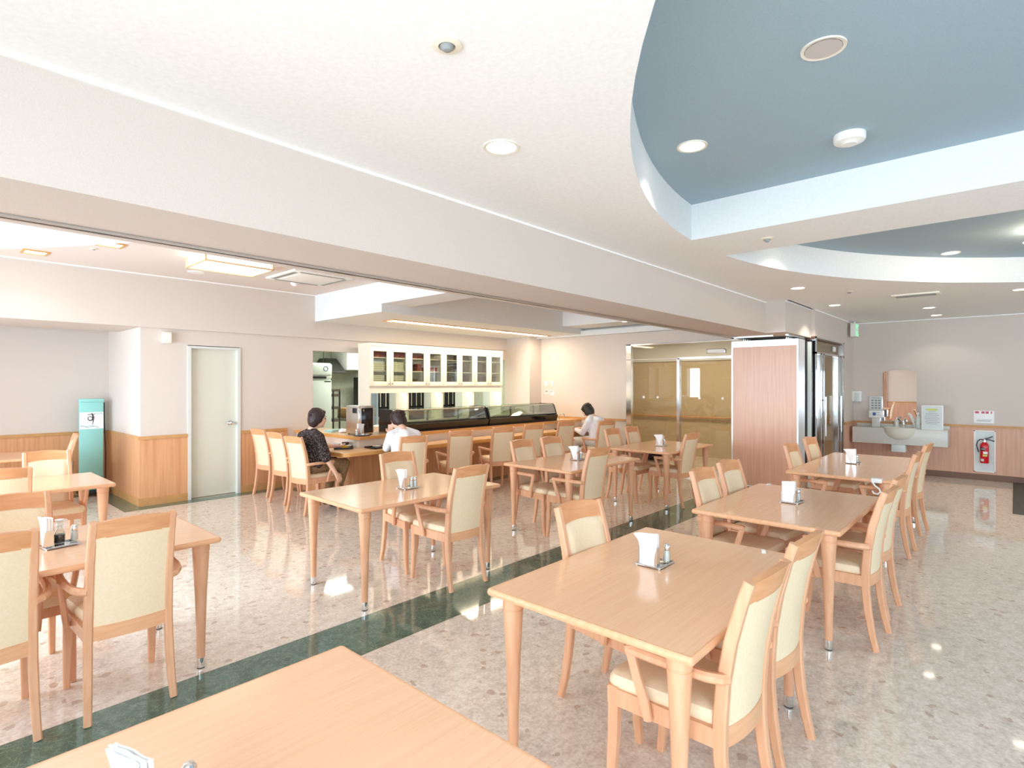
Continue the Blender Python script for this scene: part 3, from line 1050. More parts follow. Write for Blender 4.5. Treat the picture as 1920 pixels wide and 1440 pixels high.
def make_shaker(label):
    t = thing('salt_shaker', label, 'salt shaker', group='shakers on the tables')
    m = MB()
    m.lathe([(0.0, 0), (0.0165, 0), (0.0175, 0.006), (0.0165, 0.03), (0.0145, 0.06), (0.0, 0.06)], n=14)
    m.build('glass_body', M['glass'], t)
    m = MB()
    m.lathe([(0.0, 0.008), (0.0145, 0.008), (0.0148, 0.03), (0.0132, 0.056), (0.0, 0.057)], n=14)
    m.build('salt', M['paper'], t)
    m = MB()
    m.lathe([(0.0150, 0.058), (0.0158, 0.066), (0.015, 0.078), (0.010, 0.086), (0.0, 0.088)], n=16)
    m.build('cap', M['chrome'], t)
    return t


def make_soy(label):
    t = thing('soy_sauce_bottle', label, 'sauce bottle', group='soy sauce bottles on the tables')
    m = MB()
    m.lathe([(0.0, 0), (0.024, 0), (0.026, 0.008), (0.025, 0.05), (0.012, 0.078), (0.012, 0.09), (0.0, 0.09)], n=16)
    m.build('glass_body', M['glass'], t)
    m = MB()
    m.lathe([(0.0, 0.004), (0.0225, 0.005), (0.0235, 0.045), (0.0, 0.046)], n=16)
    m.build('sauce', M['soy'], t)
    m = MB()
    m.lathe([(0.013, 0.088), (0.016, 0.094), (0.012, 0.104), (0.020, 0.116), (0.021, 0.122), (0.0, 0.124)], n=16)
    m.ring([(0.014, 0, 0.108), (0.026, 0, 0.116), (0.034, 0, 0.114)], [0.006, 0.005, 0.003], 8)
    m.build('spout_cap', M['whitegloss'], t)
    return t


SETS = [  # x, y, rot, flare, shaker offset list, soy, name
    (2.375, 1.245, 0, 0.03, [(0.040, -0.040)], False, 'the large near right table'),
    (0.345, 1.215, 12, 0.035, [(0.04, -0.02)], False, 'the foreground table at the bottom edge'),
    (4.275, 1.175, -4, 0.004, [(0.03, -0.03)], False, 'the second table in the right row'),
    (2.775, 3.63, -3, 0.035, [(0.010, -0.035), (0.046, -0.035)], False, 'the middle table beside the green stripe'),
    (5.08, 3.60, -2, 0.03, [(0.01, -0.035)], True, 'the second table beyond the green stripe'),
    (6.98, 3.56, 0, 0.03, [(0.01, -0.035)], True, 'the table before the glass doors'),
    (0.575, 3.68, 8, 0.04, [(0.070, 0.01)], True, 'the left table between three chairs'),
    (6.79, 1.27, -4, 0.03, [(0.02, -0.03)], True, 'the longest far right table'),
]
pc = ps = po = None
for (x, y, r, fl, sh, soy, nm) in SETS:
    c = make_caddy('white napkins in a chrome holder on ' + nm, fl, 'right' in nm and 'longest' not in nm)
    c.location = (x, y, TZ)
    c.rotation_euler = (0, 0, R(r))
    ca, sa = math.cos(R(r)), math.sin(R(r))
    for k, (ox, oy) in enumerate(sh):
        lab = 'small glass salt shaker with chrome cap on ' + nm
        if len(sh) > 1:
            lab = ('left' if k == 0 else 'right') + ' one of two glass shakers on ' + nm
        px, py = x + ox * ca - oy * sa, y + ox * sa + oy * ca
        if ps is None:
            ps = make_shaker(lab)
            ps.location = (px, py, TZ + 0.0075)
        else:
            dup(ps, (px, py, TZ + 0.0075), 0, lab)
    if soy:
        ox, oy = (0.012, 0.03) if nm.startswith('the left') else (0.044, 0.0)
        lab = 'soy sauce bottle with pale spout on ' + nm
        px, py = x + ox * ca - oy * sa, y + ox * sa + oy * ca
        if po is None:
            po = make_soy(lab)
            po.location = (px, py, TZ + 0.0075)
        else:
            dup(po, (px, py, TZ + 0.0075), 0, lab)

# white clips and the hook
cp = thing('table_clip', 'white plastic clip lying on the corner of the large near right table', 'clip', (2.905, 0.93, TZ), 20, 'white clips on the table edges')
m = MB()
m.box((-0.028, -0.010, 0.0), (0.028, 0.010, 0.008), 0.002)
m.build('bar', M['whitegloss'], cp)
m = MB()
m.box((-0.014, -0.006, 0.007), (0.014, 0.006, 0.011), 0.001)
m.build('pad', M['white'], cp)
dup(cp, (4.87, 1.52, TZ), -10, 'white plastic clip on the far edge of the second right table')
hk = thing('bag_hook', 'white hook hanging from the near edge of the longest far right table', 'hook', (5.772, 0.90, TZ))
m = MB()
m.box((-0.004, -0.04, 0.0), (0.06, 0.04, 0.008), 0.002)
m.box((-0.012, -0.04, -0.028), (-0.004, 0.04, 0.008), 0.002)
m.build('clamp', M['whitegloss'], hk)
m = MB()
m.ring([(-0.012, 0.03, -0.02), (-0.014, 0.01, -0.055), (-0.014, -0.02, -0.075), (-0.014, -0.03, -0.10), (-0.014, -0.01, -0.125), (-0.014, 0.02, -0.12), (-0.014, 0.03, -0.10)], 0.007, 10)
m.build('hook', M['whitegloss'], hk)

# ------------------------------------------------------------------ counter
SZ, LZ = 0.85, 0.70
ct = thing('service_counter', 'long L-shaped maple counter with raised shelf in front of the kitchen', 'counter', (6.4, 6.7, 0))
ct.location = (0, 0, 0)


def rounded_L(x0, y0, xi, yi, xe, yw, r):
    """L plan: front edge y0, left edge x0, inner corner (xi,yi), right end xe, wall end yw, outer corner radius r"""
    o = [(x0, yw)]
    o += [(x0 + r - r * math.cos(R(a)), y0 + r - r * math.sin(R(a))) for a in range(0, 91, 15)]
    o += [(xe, y0), (xe, yi), (xi, yi), (xi, yw)]
    return o


m = MB()
m.prism(rounded_L(3.68, 6.06, 4.16, 6.52, XE, YK, 0.10), LZ - 0.004, LZ, m=0)
m.prism(rounded_L(3.675, 6.055, 4.16, 6.52, XE, YK, 0.10), LZ - 0.045, LZ - 0.003, m=1)
m.build('countertop', [M['counter'], M['counter_edge']], ct)
m = MB()
m.prism(rounded_L(4.15, 6.50, 4.20, 6.55, XE, YK, 0.02), LZ, SZ - 0.045)
m.build('riser_panel', M['riser'], ct)
m = MB()
m.prism(rounded_L(4.12, 6.47, 4.62, 7.00, XE, YK, 0.06), SZ - 0.004, SZ, m=0)
m.prism(rounded_L(4.115, 6.465, 4.62, 7.00, XE, YK, 0.06), SZ - 0.045, SZ - 0.003, m=1)
m.build('upper_shelf', [M['counter'], M['counter_edge']], ct)
m = MB()
m.prism(rounded_L(4.05, 6.44, 4.60, 6.98, XE, YK, 0.005), 0.0, LZ - 0.045)
m.build('base_panel', M['wainscot'], ct)

# refrigerated display cases on the shelf
def make_case(label, L_):
    t = thing('display_case', label, 'display case', group='refrigerated display cases on the counter')
    m = MB()
    m.add([(0, 0, 0), (0, 0.42, 0), (0, 0.42, 0.14), (0, 0.03, 0.14), (0, -0.03, 0.11), (L_, 0, 0), (L_, 0.42, 0), (L_, 0.42, 0.14), (L_, 0.03, 0.14), (L_, -0.03, 0.11)],
          [(0, 1, 2, 3, 4), (9, 8, 7, 6, 5), (0, 5, 6, 1), (1, 6, 7, 2), (2, 7, 8, 3), (3, 8, 9, 4), (4, 9, 5, 0)])
    m.build('base', M['blackgloss'], t)
    pr = [(0.0, 0.14), (0.02, 0.20), (0.04, 0.255), (0.062, 0.305), (0.09, 0.325)]
    m = MB()

    def gl(u, v):
        i = min(int(v * 4), 3)
        k = v * 4 - i
        return (0.03 + (L_ - 0.06) * u, pr[i][0] + (pr[i + 1][0] - pr[i][0]) * k, pr[i][1] + (pr[i + 1][1] - pr[i][1]) * k)
    m.slab(gl, (0, 0.004, -0.001), 1, 12)
    m.build('slanted_front_glass', M['casegls'], t)
    m = MB()
    m.box((0.03, 0.094, 0.320), (L_ - 0.03, 0.40, 0.326))
    m.build('top_glass', M['casegls'], t)
    m = MB()
    m.box((0.04, 0.10, 0.302), (L_ - 0.04, 0.135, 0.318), 0.004)
    m.build('light_strip', M['cream_cab'], t)
    for x in (0, L_ - 0.035):
        m = MB()
        poly = [(-0.005, 0.13)] + pr[1:] + [(0.40, 0.33), (0.42, 0.14)]
        n = len(poly)
        vs = [(x, y, z) for y, z in poly] + [(x + 0.035, y, z) for y, z in poly]
        m.add(vs, [tuple(reversed(range(n))), tuple(range(n, 2 * n))] + [(k, (k + 1) % n, n + (k + 1) % n, n + k) for k in range(n)])
        m.build('end_cheek', M['black'], t)
    m = MB()
    m.box((0.04, 0.06, 0.141), (L_ - 0.04, 0.38, 0.150), 0.003)
    m.build('tray', M['steel'], t)
    m = MB()
    for x in (L_ * 0.36, L_ * 0.70):
        m.sweep([(x, 0.12, 0.145), (x + 0.01, 0.13, 0.22), (x + 0.04, 0.17, 0.27), (x + 0.10, 0.2, 0.30)], (0.02, 0.03), (1, 0, 0))
    m.build('shelf_bracket', M['black'], t)
    m = MB()
    m.box((0.04, 0.396, 0.15), (L_ - 0.04, 0.40, 0.32))
    m.build('sliding_back_glass', M['casegls'], t)
    return t


d1 = make_case('left one of two black glass-fronted display cases, nearer the ice machine', 1.86)
d1.location = (4.79, 6.54, SZ)
d2 = make_case('right one of two black glass-fronted display cases, nearer the wall switches', 1.86)
d2.location = (6.68, 6.54, SZ)

# drinks machine and things on the shelf
im = thing('ice_dispenser', 'stainless steel ice machine with vent slots at the counter corner', 'ice machine', (4.35, 6.77, SZ))
m = MB()
m.box((-0.12, -0.16, 0.012), (0.12, 0.16, 0.40), 0.006)
m.build('body', M['steel'], im)
m = MB()
m.box((-0.08, -0.166, 0.03), (0.10, -0.158, 0.37), 0.003)
m.build('dark_front_panel', M['blackgloss'], im)
m = MB()
m.box((-0.126, -0.168, 0.012), (-0.095, -0.14, 0.402), 0.004)
m.build('chrome_corner_post', M['chrome'], im)
m = MB()
for k in range(6):
    m.box((-0.124, -0.02 - 0.018 * k, 0.30), (-0.119, -0.011 - 0.018 * k, 0.37))
m.build('vent_slots', M['black'], im)
for (x, y) in ((-0.09, -0.13), (0.09, -0.13), (0.09, 0.13), (-0.09, 0.13)):
    m = MB()
    m.lathe([(0, 0), (0.015, 0), (0.015, 0.014), (0, 0.014)], n=12)
    m.build('foot', M['rubber'], im, loc=(x, y, 0))

cs = thing('condiment_tray', 'small black tray on the shelf corner below the ice machine', 'tray', (4.24, 6.555, SZ))
m = MB()
m.box((-0.09, -0.07, 0), (0.09, 0.05, 0.008), 0.003)
m.box((-0.09, -0.07, 0.006), (0.09, -0.064, 0.014))
m.build('tray_base', M['black'], cs)
dup(ps, (4.155, 6.545, SZ + 0.009), 0, 'small white shaker on the black tray at the counter corner')
nk = make_caddy('napkin holder with upright napkins on the shelf in front of the ice machine', 0.02)
nk.location = (4.235, 6.535, SZ + 0.009)
nk.rotation_euler = (0, 0, R(-90))
tw = thing('folded_towel', 'pale green folded towel on the counter shelf left of the ice machine', 'towel', (4.35, 7.42, SZ), 10)
for k in range(3):
    m = MB()
    m.box((-0.14 + 0.01 * k, -0.09, 0.012 * k), (0.14 - 0.02 * k, 0.09 - 0.01 * k, 0.012 * k + 0.011), 0.004)
    m.build('fold', M['greenfood'], tw)
wt = thing('crumpled_cloth', 'crumpled white cloth beside the ice machine on the shelf', 'cloth', (4.36, 7.18, SZ))
m = MB()
for k in range(7):
    a = k * 0.9
    m.ell((0.045 * math.cos(a), 0.05 * math.sin(a), 0.022 + 0.006 * (k % 3)), (0.04, 0.035, 0.024), u=10, v=8)
m.build('cloth_folds', M['whitecloth'], wt)

# trays with meals
def make_meal(label, x, y, r, kind):
    t = thing('serving_tray', label, 'tray', (x, y, LZ), r, 'meal trays on the counter')
    m = MB()
    m.box((-0.17, -0.12, 0), (0.17, 0.12, 0.008), 0.003)
    for (a, b) in (((-0.17, -0.12), (0.17, -0.112)), ((-0.17, 0.112), (0.17, 0.12)), ((-0.17, -0.12), (-0.162, 0.12)), ((0.162, -0.12), (0.17, 0.12))):
        m.box((a[0], a[1], 0.006), (b[0], b[1], 0.02), 0.002)
    m.build('tray_base', M['black'], t)
    return t


def bowl(name, label, cat, x, y, z, r, h, mt, food=None):
    t = thing(name, label, cat, (x, y, z))
    m = MB()
    m.lathe([(0, 0), (r * 0.5, 0), (r * 0.5, 0.008), (r * 0.85, h * 0.6), (r, h), (r - 0.004, h), (r * 0.8, h * 0.6), (r * 0.4, 0.012), (0, 0.012)], n=24)
    m.build('bowl_shell', mt, t)
    if food:
        m = MB()
        m.lathe([(0.0, h * 0.75 + 0.008), (r * 0.5, h * 0.75 + 0.004), (r * 0.84, h * 0.66), (0, h * 0.55)], n=20)
        m.build('food', food, t)
    return t


make_meal('black meal tray with dishes in front of the woman in the dark blouse', 4.0, 6.62, 60, 0)
z0 = LZ + 0.009
bowl('yellow_dish', 'yellow oval dish at the near side of the meal tray', 'dish', 3.95, 6.50, z0, 0.06, 0.03, M['yellow'])
bowl('rice_bowl', 'white rice bowl on the right end of the meal tray', 'bowl', 4.03, 6.56, z0, 0.055, 0.03, M['ceramic'], M['paper'])
bowl('glass_bowl', 'pale glass bowl on the left end of the meal tray', 'bowl', 3.97, 6.74, z0, 0.055, 0.045, M['greybox'])
bowl('lacquer_bowl', 'black lacquer soup bowl at the back of the meal tray', 'bowl', 4.07, 6.68, z0, 0.05, 0.06, M['brownbox'])
make_meal('black meal tray before the woman in white, half hidden by her arm', 4.36, 6.30, 0, 1)
bowl('side_plate', 'pale plate on the tray before the woman in white', 'plate', 4.31, 6.30, z0, 0.065, 0.02, M['ceramic'], M['greybox'])
make_meal('meal tray on the counter beside the person in the striped shirt', 8.42, 6.25, 0, 2)
bowl('dark_bowl', 'dark bowl on the tray beside the person in the striped shirt', 'bowl', 8.36, 6.30, z0, 0.06, 0.06, M['brownbox'])
bowl('noodle_bowl', 'cream bowl on the tray beside the person in the striped shirt', 'bowl', 8.46, 6.18, z0, 0.065, 0.045, M['yellow'])

# tap at the right end of the shelf
fa = thing('counter_tap', 'slim curved chrome tap at the right end of the counter shelf', 'tap', (8.78, 6.66, SZ))
m = MB()
m.ring([(0, 0, 0), (0, 0, 0.07), (0.01, -0.02, 0.11), (0.02, -0.06, 0.125), (0.03, -0.10, 0.105), (0.03, -0.11, 0.07)], 0.008, 10)
m.build('spout', M['chrome'], fa)
m = MB()
m.lathe([(0, 0), (0.022, 0), (0.02, 0.02), (0.01, 0.04), (0.018, 0.06), (0, 0.064)], (0.0, 0.10, 0), n=14)
m.build('valve_handle', M['chrome'], fa)

# ------------------------------------------------------------------ glazed wall cabinet behind the counter
HX0, HX1, HY0, HY1, HZ0, HZ1 = 5.12, 8.24, 7.70, 8.02, 0.86, 2.21
hu = thing('glazed_hutch', 'long cream cabinet with eight glazed doors above open lit bays behind the counter', 'cabinet')
m = MB()
m.box((HX0, HY0, 0.0), (HX0 + 0.03, HY1, HZ1))
m.box((HX1 - 0.03, HY0, 0.0), (HX1, HY1, HZ1))
for k in (1, 2, 3):
    x = HX0 + (HX1 - HX0) * k / 4
    m.box((x - 0.02, HY0 + 0.02, 0.0), (x + 0.02, HY1, HZ1 - 0.03))
m.box((HX0 - 0.004, HY0 - 0.024, HZ1 - 0.045), (HX1 + 0.004, HY1 + 0.004, HZ1 + 0.004))
m.box((HX0 + 0.029, HY0 + 0.01, 1.49), (HX1 - 0.029, HY1 - 0.002, 1.52))
m.box((HX0 + 0.029, HY0 + 0.002, 1.40), (HX1 - 0.029, HY0 + 0.026, 1.495))
m.box((HX0 + 0.029, HY1 - 0.014, 1.5), (HX1 - 0.029, HY1 - 0.003, HZ1 - 0.04))
m.box((HX0 + 0.029, HY0 + 0.003, 0), (HX1 - 0.029, HY1 - 0.003, 0.86))
m.build('carcass', M['cream_cab'], hu)
for z in (1.755, 1.975):
    m = MB()
    m.box((HX0 + 0.03, HY0 + 0.03, z), (HX1 - 0.03, HY1 - 0.012, z + 0.018))
    m.build('shelf', M['cream_cab'], hu)
for k in range(4):
    m = MB()
    a = HX0 + (HX1 - HX0) * k / 4
    m.box((a + 0.06, HY0 + 0.05, 1.455), (a + (HX1 - HX0) / 4 - 0.06, HY0 + 0.11, 1.488))
    m.build('fluorescent_tube', M['lampcool'], hu)
DW = (HX1 - HX0) / 8
for k in range(8):
    a, b = HX0 + DW * k + 0.004, HX0 + DW * (k + 1) - 0.004
    z0, z1 = 1.515, HZ1 - 0.05
    m = MB()
    sx, sz = 0.062, 0.075
    m.box((a, HY0 - 0.022, z0), (a + sx, HY0, z1), 0.003)
    m.box((b - sx, HY0 - 0.022, z0), (b, HY0, z1), 0.003)
    m.box((a + sx, HY0 - 0.022, z0), (b - sx, HY0, z0 + sz), 0.003)
    m.box((a + sx, HY0 - 0.022, z1 - sz), (b - sx, HY0, z1), 0.003)
    d = m.build('door', M['cream_cab'], hu)
    m = MB()
    m.box((a + sx, HY0 - 0.014, z0 + sz), (b - sx, HY0 - 0.010, z1 - sz))
    m.build('glass_pane', M['glass'], d)
    kx = b - 0.03 if k % 2 == 0 else a + 0.03
    m = MB()
    m.lathe([(0.006, 0), (0.006, 0.012), (0.012, 0.018), (0.010, 0.026), (0, 0.028)], n=12, mx=Matrix.Translation((kx, HY0 - 0.022, z0 + 0.04)) @ Matrix.Rotation(R(90), 4, 'X'))
    m.build('knob', M['steel'], d)


def stack(name, label, cat, x, y, z, n, sx, sy, h, mt, group):
    """one pile of boxes or trays with a lid gap between each"""
    for k in range(n):
        m = MB()
        m.box((-sx / 2, -sy / 2, 0), (sx / 2, sy / 2, h * 0.62), 0.004)
        m.box((-sx / 2 - 0.003, -sy / 2 - 0.003, h * 0.60), (sx / 2 + 0.003, sy / 2 + 0.003, h * 0.97), 0.004)
        o = m.build(name, mt, loc=(x, y, z + k * h))
        tag(o, label, cat, group)


def bay(k):
    return HX0 + DW * (k + 0.5)


yc = HY0 + 0.16
S1, S2, S3 = 1.522, 1.775, 1.995
for k, mt, nm in ((0, 'lacquer', 'first'), (1, 'lacquer', 'second'), (2, 'lacquer', 'third')):
    for j in (-1, 0, 1):
        stack('lacquer_box', 'red lacquer box on the top shelf behind the %s cabinet door from the left' % nm, 'box', bay(k) + j * 0.105, yc, S3, 3, 0.09, 0.2, 0.042, M[mt], 'red boxes behind the %s door' % nm)
for k, nm in ((0, 'first'), (1, 'second')):
    for j in range(5):
        m = MB()
        m.box((-0.15, -0.1, 0), (0.15, 0.1, 0.028), 0.010)
        o = m.build('folded_cloth', M['cloth'], loc=(bay(k), yc, S2 + 0.029 * j))
        tag(o, 'cream folded cloth stacked on the middle shelf behind the %s cabinet door' % nm, 'cloth', 'cloths behind the %s door' % nm)
    for j in range(6):
        m = MB()
        m.box((-0.15, -0.1, 0), (0.15, 0.1, 0.028), 0.010)
        o = m.build('folded_cloth', M['cloth'], loc=(bay(k), yc, S1 + 0.029 * j))
        tag(o, 'cream folded cloth stacked on the bottom shelf behind the %s cabinet door' % nm, 'cloth', 'cloths low behind the %s door' % nm)
stack('lacquer_box', 'upright brown box on the middle shelf behind the third cabinet door', 'box', bay(2) - 0.09, yc, S2, 1, 0.09, 0.18, 0.15, M['brownbox'], 'box behind the third door')
stack('lacquer_box', 'upright red box on the middle shelf behind the third cabinet door', 'box', bay(2) + 0.10, yc, S2, 1, 0.08, 0.18, 0.13, M['lacquer'], 'red upright box behind the third door')
stack('lacquer_box', 'dark brown box on the bottom shelf behind the third cabinet door', 'box', bay(2) - 0.04, yc, S1, 2, 0.18, 0.18, 0.06, M['brownbox'], 'brown boxes low behind the third door')
stack('lacquer_box', 'brown box on the top shelf behind the fourth cabinet door', 'box', bay(3) - 0.04, yc, S3, 2, 0.16, 0.18, 0.045, M['brownbox'], 'brown boxes high behind the fourth door')
stack('lacquer_box', 'low red box on the middle shelf behind the fourth cabinet door', 'box', bay(3), yc, S2, 1, 0.22, 0.18, 0.07, M['lacquer'], 'red low box behind the fourth door')
stack('lacquer_box', 'flat brown box on the bottom shelf behind the fourth cabinet door', 'box', bay(3) - 0.02, yc, S1, 1, 0.22, 0.18, 0.075, M['brownbox'], 'brown low box behind the fourth door')
for k, nm in ((4, 'fifth'), (5, 'sixth'), (6, 'seventh'), (7, 'eighth')):
    for z, sh, n in ((S3, 'top', 3), (S2, 'middle', 4), (S1, 'bottom', 4)):
        stack('lacquer_tray', 'dark brown tray on the %s shelf behind the %s cabinet door' % (sh, nm), 'tray', bay(k) - 0.015 - 0.02 * (k > 5), yc, z, n, 0.24, 0.2, 0.044, M['brownbox'], 'dark trays on the %s shelf behind the %s door' % (sh, nm))
# grey hatch partitions seen through the open bays
hp = MB()
for k in (1, 2, 3, 4):
    x = HX0 + (HX1 - HX0) * k / 4
    hp.box((x - 0.03, HY1 + 0.006, 0.0), (x + 0.0, HY1 + 0.19, 2.07))
struct('wall_hatch', hp, M['dividergrey'])

# ------------------------------------------------------------------ kitchen seen through the opening
fr = thing('upright_refrigerator', 'tall pale upright commercial refrigerator in the kitchen opening', 'refrigerator', (5.45, 10.4, 0))
m = MB()
m.box((-0.42, -0.36, 0.08), (0.34, 0.40, 1.96), 0.01)
m.build('body', M['fridge'], fr)
m = MB()
m.box((-0.42, -0.40, 1.66), (0.34, -0.36, 1.72), 0.01)
m.box((-0.42, -0.42, 1.72), (0.34, -0.36, 1.94), 0.02)
m.build('control_hood', M['fridge'], fr)
m = MB()
m.box((-0.34, -0.412, 1.655), (0.22, -0.398, 1.70), 0.006)
m.build('vent_grille', M['black'], fr)
m = MB()
m.ring([(0.2 + 0.045 * math.cos(k * PI / 10), -0.422, 1.85 + 0.045 * math.sin(k * PI / 10)) for k in range(21)], 0.006, 8)
m.build('round_badge', M['bluelogo'], fr)
for (z0, z1) in ((0.62, 1.62), (0.12, 0.60)):
    m = MB()
    m.box((-0.415, -0.40, z0), (0.335, -0.36, z1), 0.008)
    d = m.build('door', M['fridge'], fr)
    m = MB()
    m.box((0.18, -0.405, z1 - 0.03), (0.32, -0.398, z1 - 0.01), 0.003)
    m.build('handle_recess', M['black'], d)
rk = thing('utensil_rack', 'narrow black rack standing beside the refrigerator', 'rack', (5.92, 10.25, 0))
m = MB()
for x in (-0.07, 0.07):
    for y in (-0.2, 0.2):
        m.box((x - 0.012, y - 0.012, 0), (x + 0.012, y + 0.012, 1.42))
m.build('posts', M['black'], rk)
for z in (0.3, 0.55, 0.8, 1.05, 1.3, 1.4):
    m = MB()
    m.box((-0.08, -0.21, z), (0.08, 0.21, z + 0.05))
    m.build('shelf', M['brownbox'], rk)
kt = thing('kitchen_worktable', 'steel kitchen worktable carrying a cardboard box', 'table', (6.5, 10.3, 0))
m = MB()
m.box((-0.4, -0.35, 0.80), (0.42, 0.35, 0.85), 0.005)
m.build('worktop', M['steel'], kt)
for (x, y) in ((-0.36, -0.31), (0.38, -0.31), (-0.36, 0.31), (0.38, 0.31)):
    m = MB()
    m.box((x - 0.02, y - 0.02, 0), (x + 0.02, y + 0.02, 0.80))
    m.build('leg', M['steel'], kt)
cb = thing('cardboard_box', 'brown cardboard box behind the ice machine in the kitchen', 'box', (6.42, 10.35, 0.85))
m = MB()
m.box((-0.2, -0.17, 0), (0.2, 0.17, 0.20), 0.003)
m.build('carton', M['cardboard'], cb)
m = MB()
m.box((-0.2, -0.02, 0.199), (0.2, 0.02, 0.203))
m.box((-0.02, -0.172, 0.02), (0.02, -0.169, 0.2))
m.build('tape', M['counter_edge'], cb)
wcab = thing('wall_cabinet', 'white wall cupboard high in the kitchen left of the hutch', 'cabinet', (6.95, 11.2, 1.86))
m = MB()
m.box((-0.25, -0.25, 0), (0.55, 0.39, 0.62), 0.006)
m.build('carcass', M['whitegloss'], wcab)
for (a, b) in ((-0.245, 0.148), (0.152, 0.545)):
    m = MB()
    m.box((a, -0.27, 0.01), (b, -0.25, 0.61), 0.004)
    m.build('door', M['whitegloss'], wcab)
hd = thing('extractor_hood', 'dark extractor hood behind the white kitchen cupboard', 'hood', (6.55, 11.2, 1.82))
m = MB()
m.add([(-0.35, -0.3, 0), (0.1, -0.3, 0), (0.1, 0.39, 0), (-0.35, 0.39, 0), (-0.15, 0.1, 0.3), (0.1, 0.1, 0.3), (0.1, 0.39, 0.3), (-0.15, 0.39, 0.3)], [(0, 3, 2, 1), (4, 5, 6, 7), (0, 1, 5, 4), (1, 2, 6, 5), (2, 3, 7, 6), (3, 0, 4, 7)])
m.build('hood_shell', M['hoodgrey'], hd)
m = MB()
m.box((-0.36, -0.31, -0.03), (0.11, 0.39, 0.0), 0.004)
m.build('rim_band', M['hoodgrey'], hd)
bd = thing('blue_grey_door', 'blue-grey door panel edge beside the white kitchen cupboard', 'door', (6.2, 9.2, 0))
m = MB()
m.box((-0.02, -0.15, 0.0), (0.02, 0.15, 1.95), 0.003)
m.build('leaf', M['bluegrey'], bd)
m = MB()
m.box((-0.03, -0.12, 0.95), (0.03, -0.08, 1.10), 0.006)
m.build('pull', M['steel'], bd)
dr = thing('dish_rack', 'dark rack of hanging ladles and pans seen through the lit cabinet bays', 'rack', (8.55, 10.9, 0))
m = MB()
for x in (-1.5, -0.5, 0.5, 1.5):
    m.box((x - 0.02, -0.02, 0), (x + 0.02, 0.3, 1.7))
for z in (0.62, 0.95, 1.5, 1.66):
    m.box((-1.5, -0.02, z), (1.5, 0.3, z + 0.03))
m.build('frame', M['black'], dr)
m = MB()
for k in range(40):
    x = -1.45 + 2.9 * k / 39
    m.box((x - 0.018, -0.01, 1.02), (x + 0.018, 0.02, 1.46), 0.004, k % 2)
m.build('hanging_utensils', [M['steel'], M['black']], dr)
m = MB()
m.box((-1.5, 0.2, 0.64), (1.5, 0.29, 1.66))
m.build('back_board', M['black'], dr)
kd = thing('kitchen_side_door', 'blue-grey kitchen door at the far right of the opening', 'door', (10.56, 9.20, 0))
m = MB()
m.box((-0.03, -0.14, 0), (0.03, 0.14, 2.0), 0.004)
m.build('leaf', M['bluegrey'], kd)
m = MB()
m.box((-0.04, -0.10, 0.95), (-0.03, -0.06, 1.1), 0.004)
m.build('pull', M['steel'], kd)
cbw = thing('power_cables', 'two black cables hanging down the wall above the refrigerator', 'cable', (5.55, 10.3, 1.96))
m = MB()
m.ring([(0.0, 0, 0.0), (-0.06, 0, 0.2), (-0.10, 0, 0.45)], 0.008, 8)
m.build('cable', M['black'], cbw)
m = MB()
m.ring([(0.22, 0, 0.0), (0.235, 0, 0.2), (0.23, 0, 0.45)], 0.008, 8)
m.build('cable', M['black'], cbw)

# ------------------------------------------------------------------ left alcove
sb = thing('signboard', 'tall teal signboard on casters with a brush character on a white band', 'sign', (1.84, 9.52, 0))
m = MB()
m.box((-0.135, -0.03, 0.08), (0.135, 0.03, 1.32), 0.006, 0)
m.box((-0.138, -0.036, 0.09), (0.138, -0.028, 0.27), 0.002, 1)
m.box((-0.14, -0.05, 1.30), (0.14, 0.04, 1.345), 0.012, 0)
m.build('panel', [M['teal'], M['teald']], sb)
m = MB()
m.box((-0.134, -0.0325, 0.93), (0.134, -0.029, 1.16))
m.build('white_band', M['paper'], sb)
m = MB()
yk = -0.034
m.ring([(-0.05, yk, 1.125), (-0.01, yk, 1.128), (0.035, yk, 1.134)], [0.003, 0.004, 0.003], 8)
m.ring([(-0.002, yk, 1.145), (0.012, yk, 1.12), (0.016, yk, 1.085), (0.006, yk, 1.055), (-0.02, yk, 1.045), (-0.042, yk, 1.06), (-0.042, yk, 1.09), (-0.02, yk, 1.102), (0.004, yk, 1.09), (0.016, yk, 1.055), (0.014, yk, 1.02), (0.008, yk, 0.985)], [0.006, 0.008, 0.009, 0.009, 0.007, 0.005, 0.004, 0.004, 0.005, 0.005, 0.004, 0.002], 8)
m.build('brush_character', M['ink'], sb)
m = MB()
m.ring([(0.03, yk, 1.10), (0.026, yk, 1.07), (0.02, yk, 1.04)], 0.0025, 8)
m.build('red_seal_stroke', M['redink'], sb)
for (z, a, x0, x1) in ((0.968, 0.010, -0.13, 0.03), (0.960, 0.012, -0.12, 0.08), (1.138, 0.006, 0.03, 0.13)):
    m = MB()
    m.ring([(x0 + (x1 - x0) * t / 14, yk, z + a * math.sin(t * 0.8)) for t in range(15)], 0.003, 6)
    m.build('wave_line', M['tealline'], sb)
m = MB()
m.box((-0.15, -0.12, 0.04), (0.15, 0.10, 0.08), 0.008)
m.build('base', M['black'], sb)
for (x, y) in ((-0.12, -0.09), (0.12, -0.09), (-0.12, 0.07), (0.12, 0.07)):
    m = MB()
    m.lathe([(0, -0.01), (0.02, -0.01), (0.02, 0.01), (0, 0.01)], n=14, mx=Matrix.Translation((x, y, 0.02)) @ Matrix.Rotation(R(90), 4, 'Y'))
    m.build('caster', M['chrome'], sb)
m = MB()
m.ring([(0.15, 0.0, 1.29), (0.155, 0.02, 1.0), (0.17, 0.02, 0.6), (0.165, 0.0, 0.3), (0.16, 0.0, 0.1)], 0.007, 8)
m.build('power_cord', M['black'], sb)
